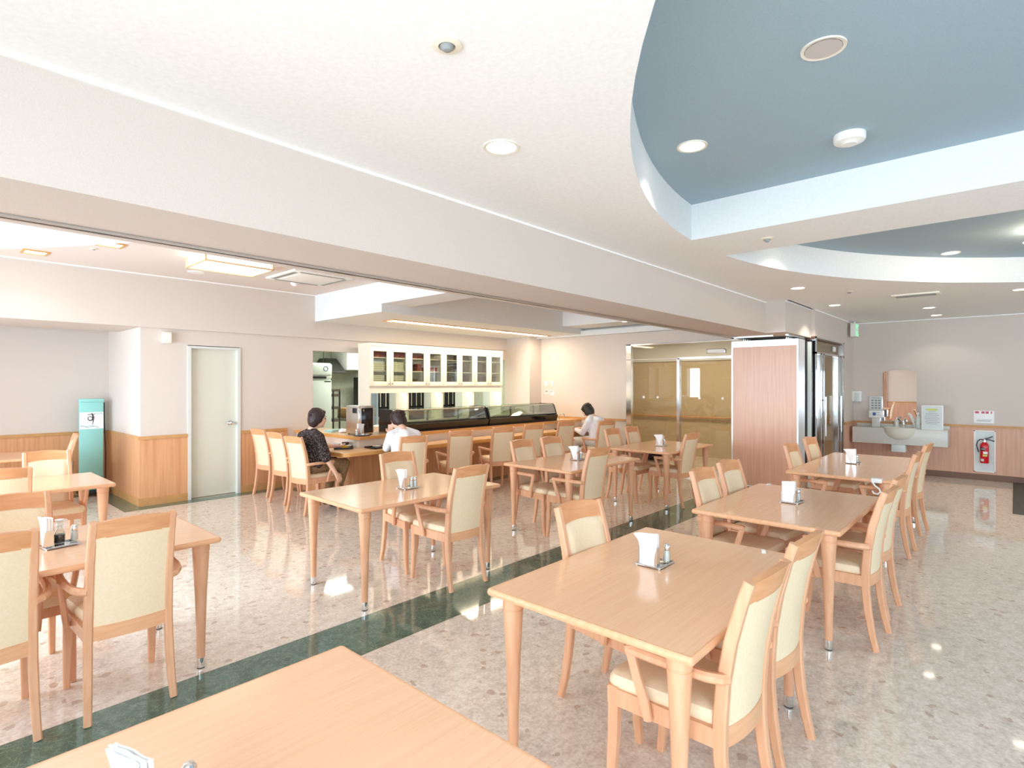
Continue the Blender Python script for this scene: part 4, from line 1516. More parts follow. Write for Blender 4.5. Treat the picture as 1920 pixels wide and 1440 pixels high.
ol = thing('wall_socket', 'white socket plate with a small plug on the wainscot left of the teal sign', 'socket', (1.62, YN - 0.012, 0.42))
m = MB()
m.box((-0.05, -0.012, -0.06), (0.05, 0, 0.06), 0.004)
m.build('plate', M['whitegloss'], ol)
m = MB()
m.box((0.01, -0.03, -0.02), (0.035, -0.012, 0.01), 0.004)
m.build('plug', M['tealline'], ol)
el = thing('alarm_box', 'small cream alarm box high on the wall left of the pale door', 'alarm', (2.375, YK, 2.15))
m = MB()
m.box((-0.05, -0.07, -0.07), (0.05, 0, 0.07), 0.006)
m.build('case', M['cream_cab'], el)
m = MB()
for k in range(4):
    m.box((-0.035 + 0.02 * k, -0.072, -0.05), (-0.025 + 0.02 * k, -0.069, 0.05))
m.build('louvre', M['white'], el)

# switches on the end wall
for (y, z, sx, sz, nm, scr) in ((7.36, 1.565, 0.09, 0.10, 'upper left', 0), (7.20, 1.565, 0.06, 0.10, 'upper right', 0), (7.34, 1.385, 0.10, 0.09, 'lower left', 1), (7.19, 1.37, 0.10, 0.11, 'lower right', 2)):
    t = thing('wall_switch', '%s white plate of the four on the wall behind the display case' % nm, 'switch', (XE, y, z), 0, 'wall plates right of the pillar')
    m = MB()
    m.box((-0.014, -sx / 2, -sz / 2), (0, sx / 2, sz / 2), 0.003)
    m.build('plate', M['whitegloss'], t)
    m = MB()
    if scr == 1:
        m.box((-0.017, -0.035, -0.01), (-0.013, 0.035, 0.03))
        m.build('display', M['signgrey'], t)
    elif scr == 2:
        m.ell((-0.015, 0.02, 0.02), (0.004, 0.012, 0.012))
        m.build('button', M['black'], t)
    else:
        m.box((-0.018, -sx / 4, -sz / 4), (-0.013, sx / 4, sz / 4), 0.002)
        m.build('rocker', M['white'], t)

# ------------------------------------------------------------------ stacked movable partition
pt = thing('partition_panel', 'pink beech partition panel with aluminium edges at the end of the beam', 'partition', (8.5, 2.72, 0.0), 0, 'stacked movable partition panels')
m = MB()
m.box((0, -0.445, 0.04), (0.07, 0.445, 2.10))
m.build('wood_face', M['panelwood'], pt)
m = MB()
m.box((-0.004, -0.465, 0.03), (0.074, -0.445, 2.19))
m.box((-0.004, 0.445, 0.03), (0.074, 0.465, 2.19))
m.box((-0.002, -0.445, 2.10), (0.072, 0.445, 2.19))
m.box((-0.002, -0.445, 0.03), (0.072, 0.445, 0.05))
m.build('edge_frame', M['alu'], pt)
m = MB()
m.box((0.01, -0.44, 0.0), (0.06, 0.44, 0.03))
m.build('bottom_seal', M['rubber'], pt)
m = MB()
m.ring([(0.035, 0.3, 2.19), (0.035, 0.3, ZB - 0.012)], 0.014, 10)
m.ring([(0.035, -0.3, 2.19), (0.035, -0.3, ZB - 0.012)], 0.014, 10)
m.build('hanger_rod', M['steel'], pt)
for k in (1, 2, 3):
    dup(pt, (8.5 + 0.085 * k, 2.72, 0), 0, 'partition panel number %s from the front in the stack, only its edge showing' % ('two', 'three', 'four')[k - 1])
pp = thing('partition_panel', 'last pale partition panel behind the dark gap in the stack', 'partition', (8.98, 2.66, 0), 0, 'stacked movable partition panels')
m = MB()
m.box((0, -0.44, 0.03), (0.07, 0.42, 2.17), 0.003)
m.build('pale_face', M['greybox'], pp)
m = MB()
m.box((-0.08, -0.40, 0.0), (0.0, 0.40, 2.18))
m.build('gap_shade', M['rubber'], pp)  # black block put in as the shade inside the gap
m = MB()
m.box((0.07, -0.445, 0.0), (0.09, 0.42, 2.2))
m.build('dark_edge', M['black'], pp)
tr = MB()
tr.box((8.2, 2.5, ZB - 0.02), (8.24, 3.08, ZB), m=0)
tr.box((8.2, 2.30, ZB - 0.02), (9.05, 2.34, ZB), m=0)
tr.box((8.2, 3.04, ZB - 0.02), (9.05, 3.08, ZB), m=0)
tr.box((9.0, 2.3, ZB - 0.02), (9.05, 3.08, ZB), m=1)
struct('trim_8', tr, [M['alu'], M['black']])
fp = thing('floor_plate', 'pale grey metal plate on the floor at the foot of the wood partition', 'plate', (8.40, 3.02, 0.002))
m = MB()
m.box((-0.28, -0.11, 0), (0.08, 0.15, 0.012), 0.003)
m.build('plate_sheet', M['alu'], fp)

# ------------------------------------------------------------------ wash corner on the far wall
X = XF
wb = thing('washbasin_counter', 'pale grey stone washbasin counter on the far wall', 'washbasin', (X, 1.51, 0))
m = MB()
m.box((-0.42, -0.71, 0.53), (-0.39, 0.62, 0.80), 0.004)
m.box((-0.415, -0.705, 0.78), (-0.02, 0.62, 0.80), 0.003)
m.box((-0.40, -0.709, 0.54), (-0.02, -0.685, 0.79), 0.003)
m.box((-0.04, -0.71, 0.79), (-0.02, 0.62, 0.85), 0.003)
m.build('counter', M['stone'], wb)
m = MB()
m.lathe([(0.0, -0.19), (0.08, -0.185), (0.16, -0.15), (0.215, -0.08), (0.235, 0.0), (0.242, 0.016), (0.228, 0.020), (0.20, -0.07), (0.10, -0.15), (0.0, -0.165)], (-0.37, -0.07, 0.797), n=36, sx=0.72)
m.build('bowl', M['ceramic'], wb)
m = MB()
m.lathe([(0.0, 0), (0.025, 0), (0.022, 0.02), (0.018, 0.03), (0.018, 0.10), (0, 0.105)], (-0.13, -0.09, 0.80), n=14)
m.ring([(-0.13, -0.09, 0.885), (-0.21, -0.09, 0.91), (-0.25, -0.09, 0.885)], 0.013, 10)
m.ring([(-0.13, -0.09, 0.905), (-0.11, -0.09, 0.945), (-0.07, -0.09, 0.955)], 0.008, 8)
m.build('tap', M['chrome'], wb)
m = MB()
m.ring([(-0.36, -0.05, 0.63), (-0.36, -0.05, 0.47), (-0.34, -0.05, 0.43), (-0.26, -0.05, 0.43), (-0.24, -0.05, 0.47), (-0.24, -0.05, 0.57)], 0.02, 12)
m.build('waste_trap', M['chrome'], wb)
m = MB()
m.box((-0.40, -0.15, 0.40), (-0.22, 0.05, 0.53), 0.01)
m.build('trap_cover', M['greybox'], wb)
# arched mirror
mr = thing('arched_mirror', 'frameless arched mirror above the washbasin', 'mirror', (X - 0.012, 1.49, 0.90))
m = MB()
w_, h_ = 0.242, 0.84
prof = [(-w_, 0), (w_, 0)] + [(w_ * math.cos(R(a)) * 1.0, h_ + 0.055 * math.sin(R(a))) for a in range(0, 181, 12)]
n = len(prof)
m.add([(0, y, z) for y, z in prof] + [(0.010, y, z) for y, z in prof], [tuple(range(n))[::-1]], 0)
m.add([(0, y, z) for y, z in prof] + [(0.010, y, z) for y, z in prof], [(k, (k + 1) % n, n + (k + 1) % n, n + k) for k in range(n)] + [tuple(range(n, 2 * n))], 1)
m.build('mirror_glass', [M['mirror'], M['alu']], mr)
# dispensers, bottles and notices
hdp = thing('hand_dryer', 'white hand towel dispenser on the wall left of the mirror', 'dispenser', (X, 2.12, 1.33))
m = MB()
m.box((-0.13, -0.075, -0.10), (0, 0.075, 0.10), 0.02)
m.build('case', M['whitegloss'], hdp)
m = MB()
m.box((-0.134, -0.05, -0.10), (-0.128, 0.03, 0.06), 0.004)
m.build('front_slot', M['greybox'], hdp)
nt_ = thing('framed_notice', 'grey printed notice in a clear frame left of the mirror', 'notice', (X - 0.005, 1.84, 1.20))
m = MB()
m.box((-0.012, -0.105, -0.13), (0.0, 0.105, 0.13), 0.002)
m.build('frame', M['alu'], nt_)
m = MB()
m.box((-0.014, -0.09, -0.115), (-0.011, 0.09, 0.115))
m.build('sheet', M['greybox'], nt_)
m = MB()
m.box((-0.0155, -0.07, 0.095), (-0.0135, 0.07, 0.105))
for r_ in range(4):
    for c_ in range(3):
        m.box((-0.0155, -0.07 + 0.052 * c_, 0.045 - 0.045 * r_), (-0.0135, -0.035 + 0.052 * c_, 0.07 - 0.045 * r_))
m.build('print', M['signgrey'], nt_)
pdp = thing('soap_dispenser', 'white soap dispenser with a blue mark left of the basin', 'dispenser', (X - 0.22, 1.80, 0.80))
m = MB()
m.box((-0.06, -0.06, 0), (0.06, 0.06, 0.16), 0.006)
m.build('stand', M['stone'], pdp)
m = MB()
m.box((-0.08, -0.105, 0.16), (0.08, 0.105, 0.29), 0.015)
m.build('head', M['whitegloss'], pdp)
m = MB()
m.lathe([(0, 0), (0.026, 0), (0.026, 0.003), (0, 0.003)], n=16, mx=Matrix.Translation((-0.081, 0.02, 0.225)) @ Matrix.Rotation(R(-90), 4, 'Y'))
m.box((-0.083, -0.075, 0.21), (-0.0805, -0.01, 0.216))
m.box((-0.083, -0.06, 0.25), (-0.0805, 0.05, 0.255))
m.build('blue_mark', M['bluelogo'], pdp)


def pump(label, x, y, z, mt, tall, trig):
    t = thing('spray_bottle' if trig else 'pump_bottle', label, 'bottle', (x, y, z))
    m = MB()
    m.lathe([(0, 0), (0.033, 0), (0.036, 0.008), (0.036, tall * 0.6), (0.03, tall * 0.72), (0.013, tall * 0.8), (0.013, tall * 0.86), (0, tall * 0.86)], n=18)
    m.build('bottle_body', mt, t)
    m = MB()
    if trig:
        m.box((-0.05, -0.018, tall * 0.88), (0.03, 0.018, tall), 0.006)
        m.ring([(-0.02, 0, tall * 0.9), (-0.045, 0, tall * 0.80), (-0.04, 0, tall * 0.72)], 0.008, 8)
        m.ring([(0, 0, tall * 0.84), (0, 0, tall * 0.9)], 0.014, 10)
        m.build('trigger', M['whitegloss'], t)
    else:
        m.ring([(0, 0, tall * 0.84), (0, 0, tall), (-0.02, -0.03, tall), (-0.03, -0.05, tall * 0.97)], 0.008, 8)
        m.build('pump_head', M['chrome'], t)
    return t


pump('squat white pump bottle standing at the back of the basin', X - 0.12, 1.52, 0.80, M['ceramic'], 0.17, False)
pump('tall pale spray bottle right of the basin next to the notice stand', X - 0.22, 1.21, 0.80, M['fridge'], 0.27, True)
br = thing('leaning_brush', 'white-handled brush leaning against the mirror right of the basin', 'brush', (X - 0.09, 1.25, 0.80))
m = MB()
m.sweep([(0, 0.0, 0.0), (0.03, 0.05, 0.12), (0.05, 0.09, 0.22)], (0.035, 0.02), (1, 0, 0))
m.build('handle', M['whitegloss'], br)
m = MB()
m.sweep([(0.05, 0.085, 0.21), (0.06, 0.12, 0.24)], (0.04, 0.03), (1, 0, 0))
m.build('head', M['cream_cab'], br)
po_ = thing('notice_stand', 'white framed notice with a yellow-green heading standing on the basin counter', 'notice', (X - 0.36, 1.005, 0.80))
m = MB()
m.box((0, -0.145, 0), (0.014, 0.145, 0.40), 0.003)
m.build('frame', M['whitegloss'], po_)
m = MB()
m.box((-0.002, -0.13, 0.015), (0.001, 0.13, 0.385))
m.build('sheet', M['greybox'], po_)
m = MB()
m.box((-0.004, -0.07, 0.315), (-0.001, 0.08, 0.345), m=0)
m.build('heading', M['yellowgreen'], po_)
m = MB()
for r_ in range(8):
    wd = (0.05, 0.09, 0.09, 0.10, 0.10, 0.09, 0.10, 0.08)[r_]
    m.box((-0.004, -wd + 0.02 * (r_ % 2), 0.290 - 0.028 * r_), (-0.001, wd, 0.296 - 0.028 * r_))
m.build('text_lines', M['signgrey'], po_)

# fire extinguisher in its recess
eb = thing('extinguisher_cabinet', 'white recessed box framing the fire extinguisher on the far wall', 'box', (X - 0.012, 0.36, 0.47))
m = MB()
m.box((-0.018, -0.135, -0.335), (0.0, -0.115, 0.335), 0.004)
m.box((-0.018, 0.115, -0.335), (0.0, 0.135, 0.335), 0.004)
m.box((-0.018, -0.135, 0.315), (0.0, 0.135, 0.335), 0.004)
m.box((-0.018, -0.135, -0.335), (0.0, 0.135, -0.315), 0.004)
m.build('frame', M['white'], eb)
m = MB()
m.box((-0.004, -0.118, -0.32), (0.004, 0.118, 0.32))
m.build('back_plate', M['greybox'], eb)
ex = thing('fire_extinguisher', 'red fire extinguisher with a black hose hanging in the white recess', 'extinguisher', (X - 0.10, 0.36, 0.29))
m = MB()
m.lathe([(0.0, 0.0), (0.052, 0.0), (0.056, 0.006), (0.056, 0.27), (0.050, 0.30), (0.03, 0.325), (0.018, 0.335), (0.0, 0.337)], n=28)
m.build('cylinder', M['red'], ex)
m = MB()
m.lathe([(0.018, 0.33), (0.018, 0.37), (0.012, 0.385), (0, 0.39)], n=14)
m.build('valve', M['chrome'], ex)
m = MB()
m.sweep([(0, 0.0, 0.385), (0, -0.05, 0.40), (0, -0.10, 0.43)], (0.018, 0.008), (1, 0, 0))
m.sweep([(0, 0.0, 0.375), (0, -0.06, 0.375), (0, -0.12, 0.35)], (0.018, 0.008), (1, 0, 0))
m.build('lever', M['black'], ex)
m = MB()
m.ring([(0, 0.012, 0.37), (0, 0.05, 0.375), (0, 0.085, 0.34), (0, 0.095, 0.28), (0, 0.085, 0.22), (0, 0.07, 0.17)], 0.008, 10)
m.build('hose', M['black'], ex)
for (a0, a1, z0, z1, mi) in ((120, 190, 0.20, 0.25, 0), (135, 185, 0.222, 0.230, 1), (165, 225, 0.15, 0.185, 1), (160, 220, 0.11, 0.14, 2), (130, 175, 0.03, 0.07, 3)):
    m = MB()
    m.grid(lambda u, v, a0=a0, a1=a1, z0=z0, z1=z1, mi=mi: (0.0568 * math.cos(R(a0 + (a1 - a0) * u)) * (1 + 0.004 * mi), 0.0568 * math.sin(R(a0 + (a1 - a0) * u)) * (1 + 0.004 * mi), z0 + (z1 - z0) * v), 8, 1, mi)
    m.build('printed_label', [M['black'], M['paper'], M['yellowgreen'], M['greybox']], ex)
sg_ = thing('extinguisher_notice', 'white notice with a red heading above the fire extinguisher', 'notice', (X, 0.37, 1.02))
m = MB()
m.box((-0.006, -0.125, -0.10), (0, 0.125, 0.10), 0.001)
m.build('sheet', M['paper'], sg_)
m = MB()
for (y0, y1) in ((-0.10, -0.085), (-0.06, -0.02), (-0.01, 0.03), (0.06, 0.11)):
    m.box((-0.008, y0, 0.055), (-0.0055, y1, 0.09))
m.build('red_heading', M['redink'], sg_)
m = MB()
m.box((-0.008, -0.10, -0.05), (-0.0055, 0.08, -0.045))
m.box((-0.008, -0.08, -0.07), (-0.0055, 0.09, -0.062))
m.build('text_lines', M['signgrey'], sg_)
xs_ = thing('exit_sign', 'green exit sign projecting near the ceiling above the glass door', 'sign', (11.35, 2.10, 2.50), 90)
m = MB()
m.box((-0.04, -0.13, -0.12), (0.04, 0.13, 0.11), 0.004)
m.build('case', M['white'], xs_)
m = MB()
m.box((-0.043, -0.12, -0.11), (-0.039, 0.12, 0.10))
m.build('lit_face', M['lampgreen'], xs_)
m = MB()
m.box((-0.045, -0.10, -0.06), (-0.042, -0.02, 0.06))
m.box((-0.045, 0.02, -0.02), (-0.042, 0.10, 0.01))
m.build('running_figure_panel', M['paper'], xs_)
m = MB()
m.ring([(0, 0, 0.11), (0, 0, ZC - 2.50)], 0.012, 8)
m.build('hanger', M['alu'], xs_)
fmt = thing('floor_mat', 'dark grey doormat on the floor at the right edge of the picture', 'mat', (10.35, -0.65, 0))
m = MB()
m.box((-1.4, -0.67, 0), (1.4, 0.67, 0.010), 0.003)
m.build('pile', M['mat'], fmt)

# curtains at the window pier, seen in the mirror
for (y, lab) in ((3.83, 'pinkish curtain gathered at the pier between the windows'), (2.02, 'pinkish curtain gathered at the right side of the west windows')):
    t = thing('curtain', lab, 'curtain', (WX + 0.06, y, 0.15))
    m = MB()
    m.slab(lambda u, v: (0.03 * math.sin(u * 40), -0.22 + 0.44 * u * (1 - 0.25 * math.sin(PI * v)), 2.25 * v), (0.006, 0, 0), 60, 8)
    m.build('cloth', M['curtain'], t)
    m = MB()
    m.ring([(0.0, -0.3, 2.27), (0.0, 0.3, 2.27)], 0.012, 10)
    m.build('rod', M['steel'], t)
# dark bag on a far chair
bg = thing('dark_bag', 'dark patterned bag lying on a chair under the table before the glass doors', 'bag', (7.2, 3.80, 0.475))
m = MB()
m.ell((0, 0, 0.075), (0.15, 0.11, 0.075))
m.ell((0.06, 0.04, 0.06), (0.09, 0.08, 0.06))
m.build('bag_body', M['blouse'], bg)
m = MB()
m.ring([(-0.08, 0, 0.13), (-0.05, 0.0, 0.19), (0.05, 0.0, 0.19), (0.08, 0, 0.13)], 0.008, 8)
m.build('strap', M['black'], bg)

# ------------------------------------------------------------------ ceiling fittings and their lamps
def spot(parent, z, power, ang=120, col=(1.0, 0.90, 0.74), r=0.05):
    l = bpy.data.lights.new('downlight_lamp', 'SPOT')
    l.energy = power
    l.spot_size = R(ang)
    l.spot_blend = 0.35
    l.color = col
    l.shadow_soft_size = r
    o = bpy.data.objects.new('downlight_lamp', l)
    o.location = (0, 0, z)
    o.parent = parent
    C.objects.link(o)


def downlight(x, y, z, label, r=0.075, power=14.0, on=True):
    t = thing('downlight', label, 'ceiling light', (x, y, z), 0, 'round recessed downlights')
    m = MB()
    m.lathe([(r * 0.80, 0.004), (r * 0.82, -0.004), (r * 0.98, -0.006), (r, 0.0), (r, 0.004)], n=32)
    m.build('trim_ring', M['ring'], t)
    m = MB()
    if on:
        m.lathe([(0, -0.001), (r * 0.82, -0.001), (r * 0.82, 0.002), (0, 0.002)], n=32)
        m.build('lens', M['lamp'], t)
        spot(t, -0.03, power)
    else:
        m.lathe([(r * 0.82, -0.005), (r * 0.46, -0.0025), (r * 0.44, -0.001), (0.0, -0.001)], n=12)
        m.build('reflector', M['alu'], t)
    return t


downlight(1.89, 1.77, ZC, 'large round downlight in the white ceiling nearest the viewer', 0.085, 16)
downlight(3.08, 1.38, ZU, 'lit round downlight on the blue ceiling near its curved edge', 0.085, 16)
downlight(2.54, 0.58, ZU, 'unlit round downlight with chrome reflector on the blue ceiling', 0.085, 0, False)
downlight(7.40, 0.50, ZU, 'round downlight on the far dark blue ceiling recess', 0.085, 9)
downlight(5.52, 1.45, ZU, 'round downlight in the far recess hidden near its left tip', 0.085, 9)
downlight(6.95, 1.85, ZC, 'round downlight in the white ceiling beside the beam end', 0.085, 22)
downlight(8.80, 1.87, ZC, 'round downlight in the white ceiling beside the partition bulkhead', 0.085, 22)
downlight(10.0, 0.92, ZC, 'nearer one of two small downlights before the far wall', 0.085, 7)
downlight(11.15, 0.93, ZC, 'farther one of two small downlights before the far wall', 0.085, 7)
downlight(8.78, -0.05, ZC, 'downlight in the white ceiling cut by the right picture edge', 0.085, 22)
for (x, y) in ((1.2, -5.9), (7.6, -5.9), (8.9, -3.0)):
    downlight(x, y, ZC, 'downlight in the white ceiling behind the viewer', 0.085, 24)
downlight(8.55, 5.05, 2.64, 'small downlight in the lowered ceiling above the tinted glass doors', 0.07, 12)

for (x, y, lab) in ((1.0, 7.66, 'left one of two small square downlights above the alcove'), (1.45, 6.68, 'right one of two small square downlights above the alcove')):
    t = thing('square_downlight', lab, 'ceiling light', (x, y, ZH), 0, 'square downlights above the alcove')
    m = MB()
    for (a, b) in (((-0.11, -0.11), (0.11, -0.085)), ((-0.11, 0.085), (0.11, 0.11)), ((-0.11, -0.085), (-0.085, 0.085)), ((0.085, -0.085), (0.11, 0.085))):
        m.box((a[0], a[1], -0.012), (b[0], b[1], 0.002), 0.002)
    m.build('wood_frame', M['counter_edge'], t)
    m = MB()
    m.box((-0.085, -0.085, -0.004), (0.085, 0.085, 0.0))
    m.build('lens', M['lamp'], t)
    spot(t, -0.05, 4)

bxl = thing('ceiling_lamp_box', 'large square wood-framed paper ceiling lamp in the left room', 'ceiling light', (2.50, 6.45, ZH))
m = MB()
m.box((-0.34, -0.27, -0.11), (0.34, 0.27, -0.002), 0.006)
m.build('paper_shade', M['lampw'], bxl)
m = MB()
for (a, b) in (((-0.36, -0.29), (0.36, -0.27)), ((-0.36, 0.27), (0.36, 0.29)), ((-0.36, -0.27), (-0.34, 0.27)), ((0.34, -0.27), (0.36, 0.27))):
    m.box((a[0], a[1], -0.122), (b[0], b[1], -0.106), 0.002)
for (x, y) in ((-0.35, -0.28), (0.35, -0.28), (-0.35, 0.28), (0.35, 0.28)):
    m.box((x - 0.008, y - 0.008, -0.12), (x + 0.008, y + 0.008, 0))
m.build('wood_frame', M['counter'], bxl)

sl = thing('strip_light', 'long recessed wood-framed strip light above the counter', 'ceiling light', (7.0, 7.12, 2.53))
m = MB()
m.box((-1.93, -0.14, -0.012), (1.93, -0.115, 0.002), 0.002)
m.box((-1.93, 0.115, -0.012), (1.93, 0.14, 0.002), 0.002)
for x in (-1.93, -0.65, 0.63, 1.905):
    m.box((x, -0.115, -0.012), (x + 0.025, 0.115, 0.002), 0.002)
m.build('wood_frame', M['counter_edge'], sl)
for (a, b) in ((-1.905, -0.65), (-0.625, 0.63), (0.655, 1.905)):
    m = MB()
    m.box((a, -0.115, -0.006), (b, 0.115, 0.0))
    m.build('diffuser', M['lampw'], sl)
area('strip_lamp', (7.0, 7.12, 2.50), (0, 0, 0), 3.7, 0.2, 58, (1.0, 0.80, 0.54))
area('kitchen_lamp', (7.6, 9.9, 2.46), (0, 0, 0), 4.0, 0.8, 130, (0.93, 1.0, 0.9))
area('corridor_lamp', (10.4, 4.6, 2.46), (0, 0, 0), 0.4, 3.5, 55, (1.0, 0.9, 0.72))


def cassette(x, y, z, rz, label):
    t = thing('air_conditioner', label, 'air conditioner', (x, y, z), rz)
    m = MB()
    m.box((-0.40, -0.40, -0.028), (0.40, 0.40, 0.0), 0.012)
    m.build('panel', M['white'], t)
    m = MB()
    for (a, b) in (((-0.30, -0.365), (0.30, -0.315)), ((-0.30, 0.315), (0.30, 0.365)), ((-0.365, -0.30), (-0.315, 0.30)), ((0.315, -0.30), (0.365, 0.30))):
        m.box((a[0], a[1], -0.031), (b[0], b[1], -0.026))
    m.build('air_slots', M['signgrey'], t)
    m = MB()
    m.box((-0.27, -0.27, -0.033), (0.27, 0.27, -0.026), 0.004)
    m.build('grille', M['white'], t)
    return t


cassette(3.62, 6.80, ZH - 0.002, 0, 'square ceiling air conditioner right of the paper lamp in the left room')
av = thing('linear_air_vent', 'long narrow air vent in the white ceiling before the far wall', 'air vent', (8.36, 0.90, ZC))
m = MB()
m.box((-0.10, -0.24, -0.02), (0.10, 0.24, 0.0), 0.006)
m.build('frame', M['cream_cab'], av)
m = MB()
m.box((-0.07, -0.20, -0.026), (-0.02, 0.20, -0.018))
m.box((0.02, -0.20, -0.026), (0.07, 0.20, -0.018))
m.build('slots', M['signgrey'], av)


def disc(name, label, cat, x, y, z, prof, mt, part, grp=None, extra=None):
    t = thing(name, label, cat, (x, y, z), 0, grp)
    m = MB()
    m.lathe(prof, n=28)
    m.build(part, mt, t)
    if extra:
        m = MB()
        m.lathe(extra[1], n=20)
        m.build(extra[0], extra[2], t)
    return t


disc('sprinkler_head', 'recessed sprinkler head with dark centre in the white ceiling at top', 'sprinkler', 1.2, 1.365, ZC, [(0.04, 0.0), (0.048, -0.006), (0.028, -0.010), (0.026, 0.002)], M['cream_cab'], 'rose', None, ('nozzle', [(0.026, 0.001), (0.02, -0.014), (0.012, -0.022), (0, -0.024)], M['signgrey']))
disc('sprinkler_head', 'small sprinkler on the ceiling band between the two blue recesses', 'sprinkler', 4.42, 1.39, ZC, [(0.04, 0.0), (0.048, -0.006), (0.028, -0.010), (0.026, 0.002)], M['cream_cab'], 'rose', None, ('nozzle', [(0.026, 0.001), (0.02, -0.018), (0.012, -0.028), (0, -0.03)], M['signgrey']))
disc('sprinkler_head', 'tiny sprinkler in the white ceiling left of the linear vent', 'sprinkler', 7.6, 1.46, ZC, [(0.04, 0.0), (0.048, -0.006), (0.028, -0.010), (0.026, 0.002)], M['cream_cab'], 'rose', None, ('nozzle', [(0.026, 0.001), (0.02, -0.018), (0.012, -0.028), (0, -0.03)], M['signgrey']))
disc('smoke_detector', 'round white smoke detector on the blue ceiling', 'detector', 3.52, 0.675, ZU, [(0.0, -0.055), (0.035, -0.055), (0.045, -0.045), (0.072, -0.040), (0.078, -0.03), (0.078, 0.0)], M['white'], 'base')
disc('smoke_detector', 'small round detector beside the air conditioner in the left room', 'detector', 3.68, 7.32, ZH, [(0.0, -0.05), (0.03, -0.05), (0.05, -0.03), (0.055, 0.0)], M['white'], 'base')
disc('ceiling_speaker', 'flat white round speaker in the ceiling left of the paper lamp', 'speaker', 2.52, 7.55, ZH, [(0.0, -0.008), (0.09, -0.008), (0.10, 0.0)], M['white'], 'cover')
disc('sprinkler_head', 'tiny sprinkler beside the square downlights above the alcove', 'sprinkler', 1.38, 7.02, ZH, [(0.03, 0.0), (0.034, -0.006), (0.02, -0.010), (0.018, 0.002)], M['cream_cab'], 'rose', None, ('nozzle', [(0.018, 0.001), (0.012, -0.016), (0, -0.02)], M['signgrey']))

# chandelier with petal shades, mostly beyond the right edge
ch = thing('chandelier', 'petal-shaded chandelier at the right edge hanging from the far blue recess', 'chandelier', (6.75, -0.30, ZU))
m = MB()
m.lathe([(0.0, -0.02), (0.09, -0.02), (0.10, 0.0)], n=24)
m.ring([(0, 0, -0.02), (0, 0, -0.22)], 0.012, 10)
m.build('stem', M['counter_edge'], ch)
for k in range(5):
    a = R(68 + 72 * k)
    m = MB()
    m.ring([(0, 0, -0.2), (0.07 * math.cos(a), 0.07 * math.sin(a), -0.18), (0.14 * math.cos(a), 0.14 * math.sin(a), -0.12)], 0.007, 8)
    arm = m.build('arm', M['counter_edge'], ch)
    m = MB()
    m.lathe([(0.02, 0.0), (0.035, 0.012), (0.05, 0.035), (0.085, 0.055), (0.10, 0.05)], (0.16 * math.cos(a), 0.16 * math.sin(a), -0.15), n=20)
    m.build('petal_shade', M['chshade'] if 'chshade' in M else M['lampw'], arm)
l = bpy.data.lights.new('chandelier_lamp', 'POINT')
l.energy = 60
l.color = (1.0, 0.75, 0.48)
l.shadow_soft_size = 0.12
o = bpy.data.objects.new('chandelier_lamp', l)
o.location = (0, 0, -0.06)
o.parent = ch
C.objects.link(o)


